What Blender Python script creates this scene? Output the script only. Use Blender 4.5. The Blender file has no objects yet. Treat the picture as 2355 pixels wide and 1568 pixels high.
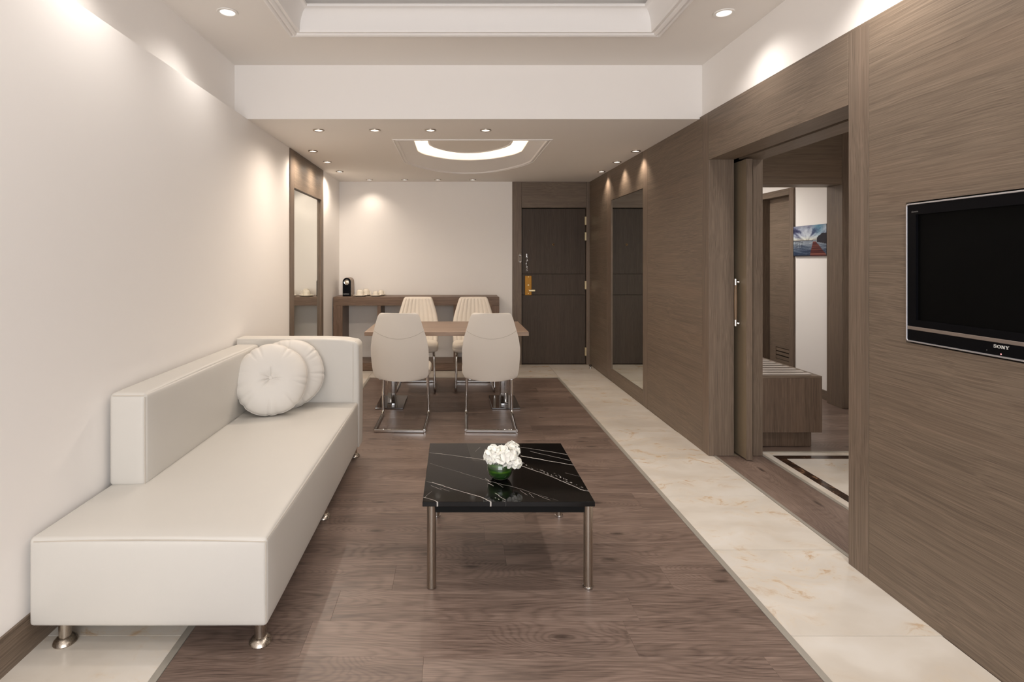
import bpy, bmesh, math, random
from mathutils import Vector, Matrix, Quaternion

random.seed(7)
SC = bpy.context.scene
COL = SC.collection
PI = math.pi

# ------------------------------------------------------------------ camera
cam_d = bpy.data.cameras.new('camera')
cam_d.sensor_fit = 'HORIZONTAL'
cam_d.sensor_width = 36.0
cam_d.lens = 36.0 * 1240.0 / 2355.0
cam_d.shift_x = (1177.5 - 1043.0) / 2355.0
cam_d.shift_y = -(784.0 - 597.0) / 2355.0
cam_d.clip_start = 0.05
cam = bpy.data.objects.new('camera', cam_d)
cam.location = (0, 0, 1.4)
cam.rotation_euler = (PI / 2, 0, 0)
COL.objects.link(cam)
SC.camera = cam

# ------------------------------------------------------------------ colour management and world
SC.view_settings.view_transform = 'Standard'
SC.view_settings.look = 'None'
SC.view_settings.exposure = -0.10
SC.view_settings.gamma = 1.0
SC.view_settings.use_curve_mapping = False
w = bpy.data.worlds.new('world')
SC.world = w
w.use_nodes = True
w.node_tree.nodes['Background'].inputs['Color'].default_value = (0.9, 0.95, 1.0, 1)
w.node_tree.nodes['Background'].inputs['Strength'].default_value = 0.25

HIGH_W, LOW_W, ROOM2_W, FILL_W, STRIP_E = 62.0, 23.0, 74.0, 112.0, 80.0
WARM = (1.0, 0.86, 0.72)
SOFTWARM = (1.0, 0.94, 0.88)
FILL_TINT = (0.98, 0.98, 1.0)

def area_light(name, loc, rot, sx, sy, watts, color):
    d = bpy.data.lights.new(name, 'AREA')
    d.shape = 'RECTANGLE'
    d.size, d.size_y = sx, sy
    d.energy = watts
    d.color = color
    o = bpy.data.objects.new(name, d)
    o.location, o.rotation_euler = loc, rot
    COL.objects.link(o)
    return o

# added fill light behind the camera, brightens the whole room
area_light('added_fill_light', (0.1, -1.62, 1.35), (PI / 2, 0, 0), 2.7, 2.2, FILL_W, FILL_TINT)

# ------------------------------------------------------------------ node helpers
class Mat:
    def __init__(self, name):
        self.m = bpy.data.materials.new(name)
        self.m.use_nodes = True
        self.nt = self.m.node_tree
        self.b = self.nt.nodes['Principled BSDF']
    def n(self, typ, **kw):
        nd = self.nt.nodes.new(typ)
        for k, v in kw.items():
            setattr(nd, k, v)
        return nd
    def put(self, sock, v):
        if hasattr(v, 'is_output') or isinstance(v, bpy.types.NodeSocket):
            self.nt.links.new(v, sock)
        else:
            sock.default_value = v
    def math(self, op, a, b=0.0, c=0.0, clamp=False):
        nd = self.n('ShaderNodeMath', operation=op, use_clamp=clamp)
        for i, v in enumerate((a, b, c)):
            self.put(nd.inputs[i], v)
        return nd.outputs[0]
    def vec(self, op, a, b=None, s=None):
        nd = self.n('ShaderNodeVectorMath', operation=op)
        self.put(nd.inputs[0], a)
        if b is not None:
            self.put(nd.inputs[1], b)
        if s is not None:
            self.put(nd.inputs['Scale'], s)
        return nd.outputs['Value'] if op in ('LENGTH', 'DOT_PRODUCT', 'DISTANCE') else nd.outputs['Vector']
    def coords(self, rand=0.0):
        tc = self.n('ShaderNodeTexCoord').outputs['Object']
        if rand:
            oi = self.n('ShaderNodeObjectInfo').outputs['Random']
            r1 = self.math('MULTIPLY', oi, rand)
            r2 = self.math('MULTIPLY', self.math('FRACT', self.math('MULTIPLY', oi, 17.31)), rand)
            r3 = self.math('MULTIPLY', self.math('FRACT', self.math('MULTIPLY', oi, 71.7)), rand)
            cx = self.n('ShaderNodeCombineXYZ')
            for i, v in enumerate((r1, r2, r3)):
                self.put(cx.inputs[i], v)
            tc = self.vec('ADD', tc, cx.outputs[0])
        return tc
    def scaled(self, v, s):
        return self.vec('MULTIPLY', v, s)
    def noise(self, v, scale=1.0, detail=2.0, rough=0.5, dist=0.0, out='Fac'):
        nd = self.n('ShaderNodeTexNoise')
        self.put(nd.inputs['Vector'], v)
        nd.inputs['Scale'].default_value = scale
        nd.inputs['Detail'].default_value = detail
        nd.inputs['Roughness'].default_value = rough
        nd.inputs['Distortion'].default_value = dist
        return nd.outputs[out]
    def ramp(self, f, stops, interp='LINEAR'):
        nd = self.n('ShaderNodeValToRGB')
        self.put(nd.inputs[0], f)
        cr = nd.color_ramp
        cr.interpolation = interp
        while len(cr.elements) < len(stops):
            cr.elements.new(0.5)
        for e, (p, c) in zip(cr.elements, stops):
            e.position = p
            e.color = (*c, 1) if len(c) == 3 else c
        return nd.outputs[0]
    def mix(self, f, a, b):
        nd = self.n('ShaderNodeMix', data_type='RGBA')
        self.put(nd.inputs[0], f)
        self.put(nd.inputs[6], a if not isinstance(a, tuple) else (*a, 1))
        self.put(nd.inputs[7], b if not isinstance(b, tuple) else (*b, 1))
        return nd.outputs[2]
    def maprange(self, v, a, b, c=0.0, d=1.0):
        nd = self.n('ShaderNodeMapRange')
        self.put(nd.inputs[0], v)
        for i, x in enumerate((a, b, c, d)):
            nd.inputs[i + 1].default_value = x
        return nd.outputs[0]
    def bump(self, h, strength=0.2, dist=0.002):
        nd = self.n('ShaderNodeBump')
        nd.inputs['Strength'].default_value = strength
        nd.inputs['Distance'].default_value = dist
        self.put(nd.inputs['Height'], h)
        self.put(self.b.inputs['Normal'], nd.outputs[0])
    def set(self, color=None, rough=None, metal=None, spec=None, **kw):
        if color is not None:
            self.put(self.b.inputs['Base Color'], (*color, 1) if isinstance(color, tuple) else color)
        if rough is not None:
            self.put(self.b.inputs['Roughness'], rough)
        if metal is not None:
            self.put(self.b.inputs['Metallic'], metal)
        if spec is not None:
            self.b.inputs['Specular IOR Level'].default_value = spec
        for k, v in kw.items():
            self.put(self.b.inputs[k.replace('_', ' ')], v)
        return self.m

def srgb(r, g, b):
    def f(c):
        c /= 255.0
        return c / 12.92 if c <= 0.04045 else ((c + 0.055) / 1.055) ** 2.4
    return (f(r), f(g), f(b))

AX = {'x': 0, 'y': 1, 'z': 2}
def axis_scale(axis, along, across):
    v = [across] * 3
    v[AX[axis]] = along
    return tuple(v)

def veneer(name, axis, dark, light, rough=0.45, gain=1.0, spec=0.35):
    """straight-grained laminate veneer with fine pores"""
    M = Mat(name)
    c = M.coords(11.0)
    warp = M.noise(M.scaled(c, axis_scale(axis, 1.3, 1.6)), 1.0, 2.0)
    wv = M.n('ShaderNodeCombineXYZ')
    for i in range(3):
        if i != AX[axis]:
            M.put(wv.inputs[i], M.math('MULTIPLY', M.math('SUBTRACT', warp, 0.5), 0.045))
    cw = M.vec('ADD', c, wv.outputs[0])
    fib = M.noise(M.scaled(cw, axis_scale(axis, 1.5, 250.0)), 1.0, 2.0, 0.65)
    pores = M.noise(M.scaled(cw, axis_scale(axis, 6.0, 420.0)), 1.0, 1.0)
    band = M.noise(M.scaled(cw, axis_scale(axis, 0.4, 26.0)), 1.0, 3.0)
    tint = M.noise(M.scaled(cw, axis_scale(axis, 0.8, 5.0)), 1.0, 2.0)
    v = M.math('ADD', M.math('MULTIPLY', fib, 0.74), M.math('MULTIPLY', band, 0.26))
    v = M.math('ADD', v, M.math('MULTIPLY', M.math('SUBTRACT', pores, 0.5), 0.36))
    col = M.ramp(v, [(0.30, dark), (0.52, tuple((a + b) / 2 for a, b in zip(dark, light))), (0.72, light)])
    red = tuple(min(1, x * y) for x, y in zip(light, (1.0, 0.88, 0.82)))
    col = M.mix(M.maprange(tint, 0.52, 0.75, 0.0, 0.28), col, red)
    M.bump(fib, 0.25 * gain, 0.0012)
    return M.set(col, rough, spec=spec)

def plank_mat(name, axis, dark, mid, light, rough=0.33):
    """oak-look laminate plank: cathedral figure, knots, fibres; each plank its own figure"""
    M = Mat(name)
    c = M.coords(23.0)
    fig = M.noise(M.scaled(c, axis_scale(axis, 0.8, 4.2)), 1.0, 1.2, 0.5)
    kn = M.n('ShaderNodeTexVoronoi', feature='F1', voronoi_dimensions='2D')
    M.put(kn.inputs['Vector'], M.scaled(c, axis_scale(axis, 1.5, 4.4)))
    kn.inputs['Scale'].default_value = 1.0
    kd = kn.outputs['Distance']
    pick = M.n('ShaderNodeSeparateColor')
    M.put(pick.inputs[0], kn.outputs['Color'])
    on = M.math('GREATER_THAN', pick.outputs[0], 0.42)
    pull = M.math('MULTIPLY', M.maprange(kd, 0.0, 0.42, 0.26, 0.0), on)
    wob = M.noise(M.scaled(c, axis_scale(axis, 6.0, 30.0)), 1.0, 2.0)
    fld = M.math('ADD', M.math('ADD', fig, pull), M.math('MULTIPLY', wob, 0.035))
    saw = M.math('SINE', M.math('MULTIPLY', fld, 215.0))
    rings = M.math('POWER', M.math('ADD', M.math('MULTIPLY', saw, 0.5), 0.5), 2.0)
    fib = M.noise(M.scaled(c, axis_scale(axis, 9.0, 260.0)), 1.0, 2.0, 0.6)
    tone = M.noise(M.scaled(c, axis_scale(axis, 1.4, 6.0)), 1.0, 2.0)
    grain = M.noise(M.scaled(c, axis_scale(axis, 3.0, 60.0)), 1.0, 2.0)
    v = M.math('ADD', M.math('MULTIPLY', fib, 0.46), M.math('MULTIPLY', tone, 0.36))
    v = M.math('ADD', v, M.math('MULTIPLY', grain, 0.20))
    v = M.math('SUBTRACT', v, M.math('MULTIPLY', rings, 0.07))
    oi = M.n('ShaderNodeObjectInfo').outputs['Random']
    v = M.math('ADD', v, M.math('MULTIPLY', M.math('SUBTRACT', oi, 0.5), 0.05))
    col = M.ramp(v, [(0.30, dark), (0.50, mid), (0.70, light)])
    core = M.math('MULTIPLY', M.maprange(M.math('ADD', kd, M.math('MULTIPLY', wob, 0.07)), 0.055, 0.115, 1.0, 0.0), on)
    col = M.mix(M.math('MULTIPLY', core, 0.72), col, tuple(x * 0.42 for x in dark))
    M.bump(fib, 0.10, 0.001)
    return M.set(col, M.maprange(fib, 0.3, 0.7, rough - 0.04, rough + 0.08), spec=0.4)

def plaster(name, col, rough=0.85):
    M = Mat(name)
    c = M.coords()
    n = M.noise(c, 90.0, 3.0)
    big = M.noise(c, 1.2, 2.0)
    M.bump(n, 0.04, 0.001)
    a = tuple(x * 0.985 for x in col)
    return M.set(M.mix(big, a, col), rough, spec=0.2)

def plain(name, col, rough=0.5, metal=0.0, spec=0.5, grain=0.04, gscale=60.0):
    M = Mat(name)
    n = M.noise(M.coords(3.0), gscale, 2.0)
    a = tuple(max(0, x * (1 - grain)) for x in col)
    b = tuple(min(1, x * (1 + grain)) for x in col)
    return M.set(M.mix(n, a, b), rough, metal, spec)

def brushed(name, col, axis='z', rough=0.25):
    M = Mat(name)
    n = M.noise(M.scaled(M.coords(5.0), axis_scale(axis, 3.0, 300.0)), 1.0, 2.0)
    return M.set(M.mix(n, tuple(x * 0.85 for x in col), col), M.maprange(n, 0.3, 0.7, rough - 0.06, rough + 0.08), 1.0)

def cream_marble(name):
    M = Mat(name)
    c = M.coords(19.0)
    wv = M.noise(c, 3.0, 3.0, 0.5, 0.0, 'Color')
    cw = M.vec('ADD', c, M.vec('SCALE', M.vec('SUBTRACT', wv, (0.5, 0.5, 0.5)), s=0.35))
    cloud = M.noise(M.scaled(cw, (1.4, 3.2, 2)), 1.3, 4.0)
    base = M.ramp(cloud, [(0.3, srgb(206, 197, 185)), (0.55, srgb(219, 212, 202)), (0.75, srgb(226, 221, 214))])
    spots = M.noise(M.scaled(cw, (5.5, 11, 5)), 1.4, 5.0, 0.68)
    zone = M.noise(M.scaled(c, (1.6, 2.2, 2)), 1.5, 1.0)
    st = M.math('MULTIPLY', M.maprange(spots, 0.56, 0.68), M.maprange(zone, 0.45, 0.60))
    col = M.mix(M.math('MULTIPLY', st, 0.8), base, srgb(172, 132, 92))
    halo = M.math('MULTIPLY', M.maprange(spots, 0.45, 0.65), M.maprange(zone, 0.40, 0.65))
    col = M.mix(M.math('MULTIPLY', halo, 0.35), col, srgb(226, 200, 160))
    return M.set(col, 0.22, spec=0.45)

def dark_marble(name):
    M = Mat(name)
    c = M.coords(19.0)
    n = M.noise(c, 14.0, 5.0, 0.65, 0.6)
    col = M.ramp(n, [(0.40, srgb(38, 26, 20)), (0.56, srgb(66, 46, 34)), (0.68, srgb(140, 108, 84))])
    return M.set(col, 0.15)

def leather(name, col, rough=0.42):
    M = Mat(name)
    c = M.coords()
    v = M.n('ShaderNodeTexVoronoi', feature='F1')
    M.put(v.inputs['Vector'], c)
    v.inputs['Scale'].default_value = 420.0
    M.bump(v.outputs['Distance'], 0.07, 0.0008)
    big = M.noise(c, 5.0, 2.0)
    return M.set(M.mix(big, tuple(x * 0.97 for x in col), col), rough, spec=0.35)

# ------------------------------------------------------------------ materials
m_wall = plaster('wall_paint', srgb(249, 245, 241))
m_ceil = plaster('ceiling_paint', srgb(240, 235, 229))
m_tray = plaster('tray_paint', srgb(246, 243, 240), 0.6)
W_D, W_L = srgb(96, 83, 71), srgb(136, 120, 104)
m_wood_y = veneer('veneer_grain_along', 'y', W_D, W_L)
m_wood_x = veneer('veneer_grain_across', 'x', W_D, W_L)
m_wood_z = veneer('veneer_grain_upright', 'z', srgb(96, 83, 71), srgb(136, 119, 104))
m_table_x = veneer('table_veneer', 'x', srgb(110, 92, 79), srgb(164, 142, 124), 0.4)
m_console_x = veneer('console_veneer', 'x', srgb(82, 66, 55), srgb(138, 114, 96), 0.42)
m_console_z = veneer('console_veneer_upright', 'z', srgb(82, 66, 55), srgb(136, 112, 96), 0.42)
m_bench_z = veneer('bench_veneer', 'z', srgb(80, 66, 56), srgb(128, 108, 93), 0.45)
m_door = veneer('entrance_door_veneer', 'z', srgb(62, 53, 46), srgb(86, 75, 66), 0.5, 0.5, 0.25)
m_leafdoor = plain('sliding_door_lacquer', srgb(132, 117, 97), 0.35, 0.0, 0.4)
P_D, P_M, P_L = srgb(80, 66, 59), srgb(120, 102, 92), srgb(152, 132, 120)
m_plank_x = plank_mat('oak_plank_across', 'x', P_D, P_M, P_L)
m_plank_y = plank_mat('oak_plank_along', 'y', P_D, P_M, P_L)
m_marble = cream_marble('cream_marble')
m_emper = dark_marble('brown_marble_band')
m_grout = plain('grout', srgb(150, 132, 112), 0.9)
m_strip = plain('strip_metal', srgb(168, 162, 152), 0.45, 0.25)
m_strip_x = m_strip
m_leather = leather('white_leather', srgb(210, 206, 199))
m_pillow = leather('white_pillow_leather', srgb(222, 217, 210), 0.5)
m_chair = leather('cream_chair_leather', srgb(226, 217, 205), 0.5)
m_seam = plain('seam_thread', srgb(196, 186, 173), 0.7)
m_chrome = plain('chrome', srgb(214, 212, 210), 0.06, 1.0)
m_steel = brushed('brushed_steel', srgb(190, 180, 168), 'z', 0.28)
m_darksteel = plain('polished_base_steel', srgb(150, 150, 152), 0.05, 1.0)
m_brass = plain('satin_brass', srgb(186, 140, 66), 0.32, 1.0)
m_goldplate = plain('gold_lock_plate', srgb(160, 112, 42), 0.42, 0.7)
m_hinge = plain('pale_gold_hinge', srgb(226, 208, 166), 0.3, 0.8)
m_mirror = Mat('mirror_silver').set((0.86, 0.88, 0.84), 0.01, 1.0)
m_black = plain('black_gloss', (0.004, 0.004, 0.005), 0.25, 0.0, 0.05)
m_screen = plain('tv_screen', (0.003, 0.003, 0.003), 0.4, 0.0, 0.03)
m_tvsilver = plain('tv_silver_bar', srgb(132, 120, 112), 0.4, 0.4)
m_tvbezel = plain('tv_bezel_edge', srgb(196, 196, 202), 0.3, 0.8)
m_letter = plain('silver_letters', srgb(226, 226, 222), 0.4, 0.3)
m_dimletter = plain('dim_letters', srgb(96, 94, 92), 0.5)
m_dark = plain('dark_gap', (0.006, 0.005, 0.004), 0.9, 0.0, 0.1)
m_porcelain = plain('porcelain', srgb(240, 232, 218), 0.2, 0.0, 0.5, 0.01)
m_machine = plain('machine_side', srgb(150, 132, 116), 0.35, 0.5)
m_rack = plain('rack_metal', srgb(214, 206, 200), 0.3, 0.35)
m_leaf = Mat('green_leaf')
_c = m_leaf.coords()
_n = m_leaf.noise(m_leaf.scaled(_c, (6, 6, 90)), 1.0, 2.0)
m_leaf = m_leaf.set(m_leaf.ramp(_n, [(0.35, srgb(18, 58, 8)), (0.55, srgb(44, 98, 14)), (0.72, srgb(104, 146, 28))]), 0.35)
m_petal = plain('petal_white', srgb(250, 248, 240), 0.6, 0.0, 0.2, 0.03, 200.0)
m_petal.node_tree.nodes['Principled BSDF'].inputs['Subsurface Weight'].default_value = 0.15
m_petal.node_tree.nodes['Principled BSDF'].inputs['Subsurface Radius'].default_value = (0.01, 0.01, 0.008)
m_bud = plain('petal_eye', srgb(206, 204, 140), 0.6)
m_stem = plain('stem_green', srgb(94, 128, 60), 0.6)
m_glass = Mat('clear_glass').set((1, 1, 1), 0.0, Transmission_Weight=1.0, IOR=1.45)
m_whitemetal = plain('white_trim_enamel', srgb(238, 234, 228), 0.4)

def emitter(name, col, e):
    M = Mat(name)
    return M.set((0.8, 0.8, 0.8), 0.5, Emission_Color=(*col, 1), Emission_Strength=e)
m_lamp_hi = emitter('lamp_lens_high', (1.0, 0.97, 0.92), 1.6)
m_lamp_lo = emitter('lamp_lens_low', (1.0, 0.93, 0.82), 1.45)
m_led = emitter('led_strip', (1.0, 0.84, 0.64), STRIP_E)
m_tray_fill = emitter('tray_fill_strip', (0.98, 0.98, 1.0), 3.0)
m_red = emitter('standby_red', (1.0, 0.02, 0.03), 1.1)

# ------------------------------------------------------------------ black marble table top with white veins
def vein_marble(name, segs):
    M = Mat(name)
    tc = M.n('ShaderNodeTexCoord').outputs['Object']
    sep = M.n('ShaderNodeSeparateXYZ')
    M.put(sep.inputs[0], tc)
    flat = M.n('ShaderNodeCombineXYZ')
    M.put(flat.inputs[0], sep.outputs[0])
    M.put(flat.inputs[1], sep.outputs[1])
    p0 = flat.outputs[0]
    jit = M.vec('SCALE', M.vec('SUBTRACT', M.noise(p0, 26.0, 4.0, 0.6, 0.0, 'Color'), (0.5, 0.5, 0.5)), s=0.016)
    p = M.vec('MULTIPLY', M.vec('ADD', p0, jit), (1, 1, 0))
    brk = M.noise(M.vec('MULTIPLY', p0, (2.2, 1.0, 1.0)), 62.0, 3.0)
    total = None
    for (ax, ay, bx, by, wd, st, need) in segs:
        d = (bx - ax, by - ay, 0)
        L2 = d[0] ** 2 + d[1] ** 2
        pa = M.vec('SUBTRACT', p, (ax, ay, 0))
        t = M.math('MULTIPLY', M.vec('DOT_PRODUCT', pa, d), 1.0 / L2, clamp=True)
        dn = M.n('ShaderNodeVectorMath', operation='SCALE')
        dn.inputs[0].default_value = d
        M.put(dn.inputs['Scale'], t)
        dist = M.vec('LENGTH', M.vec('SUBTRACT', pa, dn.outputs[0]))
        v = M.maprange(dist, wd * 0.25, wd * 0.82, st, 0.0)
        if need:
            v = M.math('MULTIPLY', v, M.maprange(brk, need, need + 0.12))
        total = v if total is None else M.math('MAXIMUM', total, v)
    cloud = M.noise(p0, 9.0, 3.0)
    base = M.mix(cloud, (0.0015, 0.0015, 0.0015), (0.0045, 0.0040, 0.0038))
    col = M.mix(total, base, srgb(214, 208, 202))
    return M.set(col, 0.06, spec=0.42)

# ------------------------------------------------------------------ mesh builder
class MB:
    def __init__(self):
        self.v, self.f = [], []
    def add(self, vs, fs):
        k = len(self.v)
        self.v += [tuple(x) for x in vs]
        self.f += [tuple(i + k for i in q) for q in fs]
        return self
    def box(self, x0, x1, y0, y1, z0, z1, bev=0.0):
        if bev <= 0:
            vs = [(x, y, z) for z in (z0, z1) for y in (y0, y1) for x in (x0, x1)]
            fs = [(0, 2, 3, 1), (4, 5, 7, 6), (0, 1, 5, 4), (2, 6, 7, 3), (0, 4, 6, 2), (1, 3, 7, 5)]
            return self.add(vs, fs)
        bm = bmesh.new()
        bmesh.ops.create_cube(bm, size=1.0)
        for q in bm.verts:
            q.co = Vector(((x0 + x1) / 2 + q.co.x * (x1 - x0), (y0 + y1) / 2 + q.co.y * (y1 - y0), (z0 + z1) / 2 + q.co.z * (z1 - z0)))
        bmesh.ops.bevel(bm, geom=list(bm.edges), offset=bev, segments=2 if bev > 0.004 else 1, profile=0.5, affect='EDGES')
        return self.bm(bm)
    def bm(self, bm):
        bm.verts.index_update()
        self.add([q.co[:] for q in bm.verts], [[q.index for q in f.verts] for f in bm.faces])
        bm.free()
        return self
    def rbox(self, x0, x1, y0, y1, z0, z1, r, puff=(0, 0, 0, 0, 0, 0), n=14, seg=4):
        """rounded, slightly padded block; puff = bulge of -x +x -y +y -z +z faces"""
        def ticks(a, b):
            t = [a + r * (1 - math.cos(PI / 2 * i / seg)) for i in range(seg)]
            t += [a + r + (b - a - 2 * r) * i / n for i in range(n + 1)]
            t += [b - r * (1 - math.cos(PI / 2 * i / seg)) for i in reversed(range(seg))]
            return t
        T = [ticks(x0, x1), ticks(y0, y1), ticks(z0, z1)]
        lo, hi = (x0, y0, z0), (x1, y1, z1)
        idx, vs, fs = {}, [], []
        def vert(p):
            key = tuple(round(c, 6) for c in p)
            if key in idx:
                return idx[key]
            inner = [min(max(p[i], lo[i] + r), hi[i] - r) for i in range(3)]
            d = Vector(p) - Vector(inner)
            q = Vector(inner) + (d.normalized() * r if d.length > 1e-9 else d)
            u = [2 * (p[i] - lo[i]) / (hi[i] - lo[i]) - 1 for i in range(3)]
            for ax in range(3):
                o = [k for k in range(3) if k != ax]
                wgt = (1 - u[o[0]] ** 2) * (1 - u[o[1]] ** 2)
                if wgt > 0:
                    wgt = wgt ** 0.6
                    if abs(p[ax] - lo[ax]) < 1e-7:
                        q[ax] -= puff[2 * ax] * wgt
                    if abs(p[ax] - hi[ax]) < 1e-7:
                        q[ax] += puff[2 * ax + 1] * wgt
            idx[key] = len(vs)
            vs.append(q[:])
            return idx[key]
        for ax in range(3):
            o = [k for k in range(3) if k != ax]
            for side, c in ((0, lo[ax]), (1, hi[ax])):
                A, B = T[o[0]], T[o[1]]
                for i in range(len(A) - 1):
                    for j in range(len(B) - 1):
                        quad = []
                        for (a, b) in ((A[i], B[j]), (A[i + 1], B[j]), (A[i + 1], B[j + 1]), (A[i], B[j + 1])):
                            p = [0, 0, 0]
                            p[ax], p[o[0]], p[o[1]] = c, a, b
                            quad.append(vert(tuple(p)))
                        if len(set(quad)) > 2:
                            flip = (side == 1) ^ (ax == 1)
                            fs.append(quad if flip else quad[::-1])
        return self.add(vs, fs)
    def tube(self, pts, r, seg=10, cap=True, closed=False):
        pts = [Vector(p) for p in pts]
        n = len(pts)
        vs, fs = [], []
        up = None
        for i, p in enumerate(pts):
            a = pts[(i - 1) % n] if (closed or i > 0) else p
            b = pts[(i + 1) % n] if (closed or i < n - 1) else p
            t = (b - a).normalized()
            if up is None:
                up = t.orthogonal().normalized()
            else:
                up = (up - t * up.dot(t))
                up = up.normalized() if up.length > 1e-6 else t.orthogonal().normalized()
            s = t.cross(up)
            rr = r[i] if isinstance(r, (list, tuple)) else r
            for k in range(seg):
                a_ = 2 * PI * k / seg
                vs.append(p + (up * math.cos(a_) + s * math.sin(a_)) * rr)
        m = n if closed else n - 1
        for i in range(m):
            for k in range(seg):
                k2 = (k + 1) % seg
                j = (i + 1) % n
                fs.append((i * seg + k, i * seg + k2, j * seg + k2, j * seg + k))
        if cap and not closed:
            fs.append(tuple(reversed(range(seg))))
            fs.append(tuple(range((n - 1) * seg, n * seg)))
        return self.add(vs, fs)
    def lathe(self, prof, c=(0, 0, 0), seg=32, axis='z', close=False):
        """prof: list of (radius, height) revolved about an axis through c"""
        vs, fs = [], []
        for (r, h) in prof:
            for k in range(seg):
                a = 2 * PI * k / seg
                x, y = r * math.cos(a), r * math.sin(a)
                p = {'z': (x, y, h), 'y': (x, h, -y), 'x': (h, x, y)}[axis]
                vs.append((p[0] + c[0], p[1] + c[1], p[2] + c[2]))
        n = len(prof)
        for i in range(n if close else n - 1):
            j = (i + 1) % n
            for k in range(seg):
                k2 = (k + 1) % seg
                fs.append((i * seg + k, i * seg + k2, j * seg + k2, j * seg + k))
        if not close:
            fs.append(tuple(reversed(range(seg))))
            fs.append(tuple(range((n - 1) * seg, n * seg)))
        return self.add(vs, fs)
    def prism(self, outline, a0, a1, plane='xz'):
        """outline extruded from a0 to a1 along the axis normal to its plane"""
        def P(u, v, a):
            return {'xz': (u, a, v), 'yz': (a, u, v), 'xy': (u, v, a)}[plane]
        n = len(outline)
        vs = [P(u, v, a0) for u, v in outline] + [P(u, v, a1) for u, v in outline]
        fs = [tuple(range(n)), tuple(reversed(range(n, 2 * n)))]
        fs += [(i, n + i, n + (i + 1) % n, (i + 1) % n) for i in range(n)]
        return self.add(vs, fs)
    def strip(self, rings, closed_ring=True):
        """skin consecutive rings of equal length"""
        n = len(rings[0])
        vs = [p for r in rings for p in r]
        fs = []
        for i in range(len(rings) - 1):
            for k in range(n if closed_ring else n - 1):
                k2 = (k + 1) % n
                fs.append((i * n + k, i * n + k2, (i + 1) * n + k2, (i + 1) * n + k))
        return self.add(vs, fs)
    def plate(self, outer, holes, z, axis='z'):
        bm = bmesh.new()
        for loop in [outer] + holes:
            vs = [bm.verts.new((p[0], p[1], z) if axis == 'z' else ((p[0], z, p[1]) if axis == 'y' else (z, p[0], p[1]))) for p in loop]
            for i in range(len(vs)):
                bm.edges.new((vs[i], vs[(i + 1) % len(vs)]))
        bmesh.ops.triangle_fill(bm, use_beauty=True, use_dissolve=False, edges=list(bm.edges))
        return self.bm(bm)
    def build(self, name, mat, parent=None, origin=None, smooth=None, recalc=True):
        vs = self.v
        if origin is None:
            lo = [min(v[i] for v in vs) for i in range(3)]
            hi = [max(v[i] for v in vs) for i in range(3)]
            origin = tuple((lo[i] + hi[i]) / 2 for i in range(3))
        me = bpy.data.meshes.new(name)
        me.from_pydata([(v[0] - origin[0], v[1] - origin[1], v[2] - origin[2]) for v in vs], [], self.f)
        if recalc:
            bm = bmesh.new()
            bm.from_mesh(me)
            bmesh.ops.recalc_face_normals(bm, faces=list(bm.faces))
            bm.to_mesh(me)
            bm.free()
        if smooth is not None:
            me.polygons.foreach_set('use_smooth', [True] * len(me.polygons))
            me.set_sharp_from_angle(angle=math.radians(smooth))
        me.materials.append(mat)
        return link(name, me, parent, origin)

WLOC = {}
def link(name, data, parent=None, origin=(0, 0, 0)):
    o = bpy.data.objects.new(name, data)
    COL.objects.link(o)
    if parent is not None:
        o.parent = parent
        pw = WLOC[parent]
        o.location = tuple(origin[i] - pw[i] for i in range(3))
    else:
        o.location = origin
    WLOC[o] = tuple(origin)
    return o

def structure(name, loc=(0, 0, 0)):
    o = link(name, None, None, loc)
    o['kind'] = 'structure'
    return o

def kind_structure(o, label=None):
    o['kind'] = 'structure'
    if label:
        o['label'] = label
    return o

def thing(name, label, cat, loc, group=None):
    o = link(name, None, None, loc)
    return tag(o, label, cat, group)

def tag(o, label, cat, group=None):
    o['label'], o['category'] = label, cat
    if group:
        o['group'] = group
    return o

def dup(root, loc, rotz, label, group=None):
    r = root.copy()
    COL.objects.link(r)
    r.location, r.rotation_euler = loc, (0, 0, rotz)
    r['label'] = label
    if group:
        r['group'] = group
    for ch in list(root.children):
        c = ch.copy()
        COL.objects.link(c)
        c.parent = r
        for g in list(ch.children):
            d = g.copy()
            COL.objects.link(d)
            d.parent = c
    return r

def bx(name, mat, parent, x0, x1, y0, y1, z0, z1, bev=0.0, label=None):
    o = MB().box(x0, x1, y0, y1, z0, z1, bev).build(name, mat, parent)
    if label:
        o['label'] = label
    return o

def arc_pts(c, r, a0, a1, n, plane='xy', k=0.0):
    out = []
    for i in range(n + 1):
        a = a0 + (a1 - a0) * i / n
        u, v = c[0] + r * math.cos(a), c[1] + r * math.sin(a)
        out.append({'xy': (u, v, k), 'yz': (k, u, v), 'xz': (u, k, v)}[plane])
    return out

def rounded_path(pts, r, n=6):
    """polyline with its inner corners rounded"""
    P = [Vector(p) for p in pts]
    out = [P[0]]
    for i in range(1, len(P) - 1):
        a, b, c = P[i - 1], P[i], P[i + 1]
        u, v = (a - b).normalized(), (c - b).normalized()
        d = min(r, (a - b).length * 0.48, (c - b).length * 0.48)
        s, e = b + u * d, b + v * d
        for k in range(n + 1):
            t = k / n
            out.append(s * (1 - t) ** 2 + b * 2 * t * (1 - t) + e * t * t)
    out.append(P[-1])
    return out

# ------------------------------------------------------------------ room dimensions (metres; camera stands at x=0, y=0)
XL, XLU, XR, XRU = -1.525, -1.62, 1.82, 1.84
YB, YF = -1.5, 7.20
ZC, ZL = 2.839, 2.44
YBEAM = 3.99
Z2 = 2.75
XI = 2.205                     # inner face of the partition
XE = 3.72                      # far side wall of the next room
DO0, DO1, ZD = 2.486, 3.845, 2.113

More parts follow.
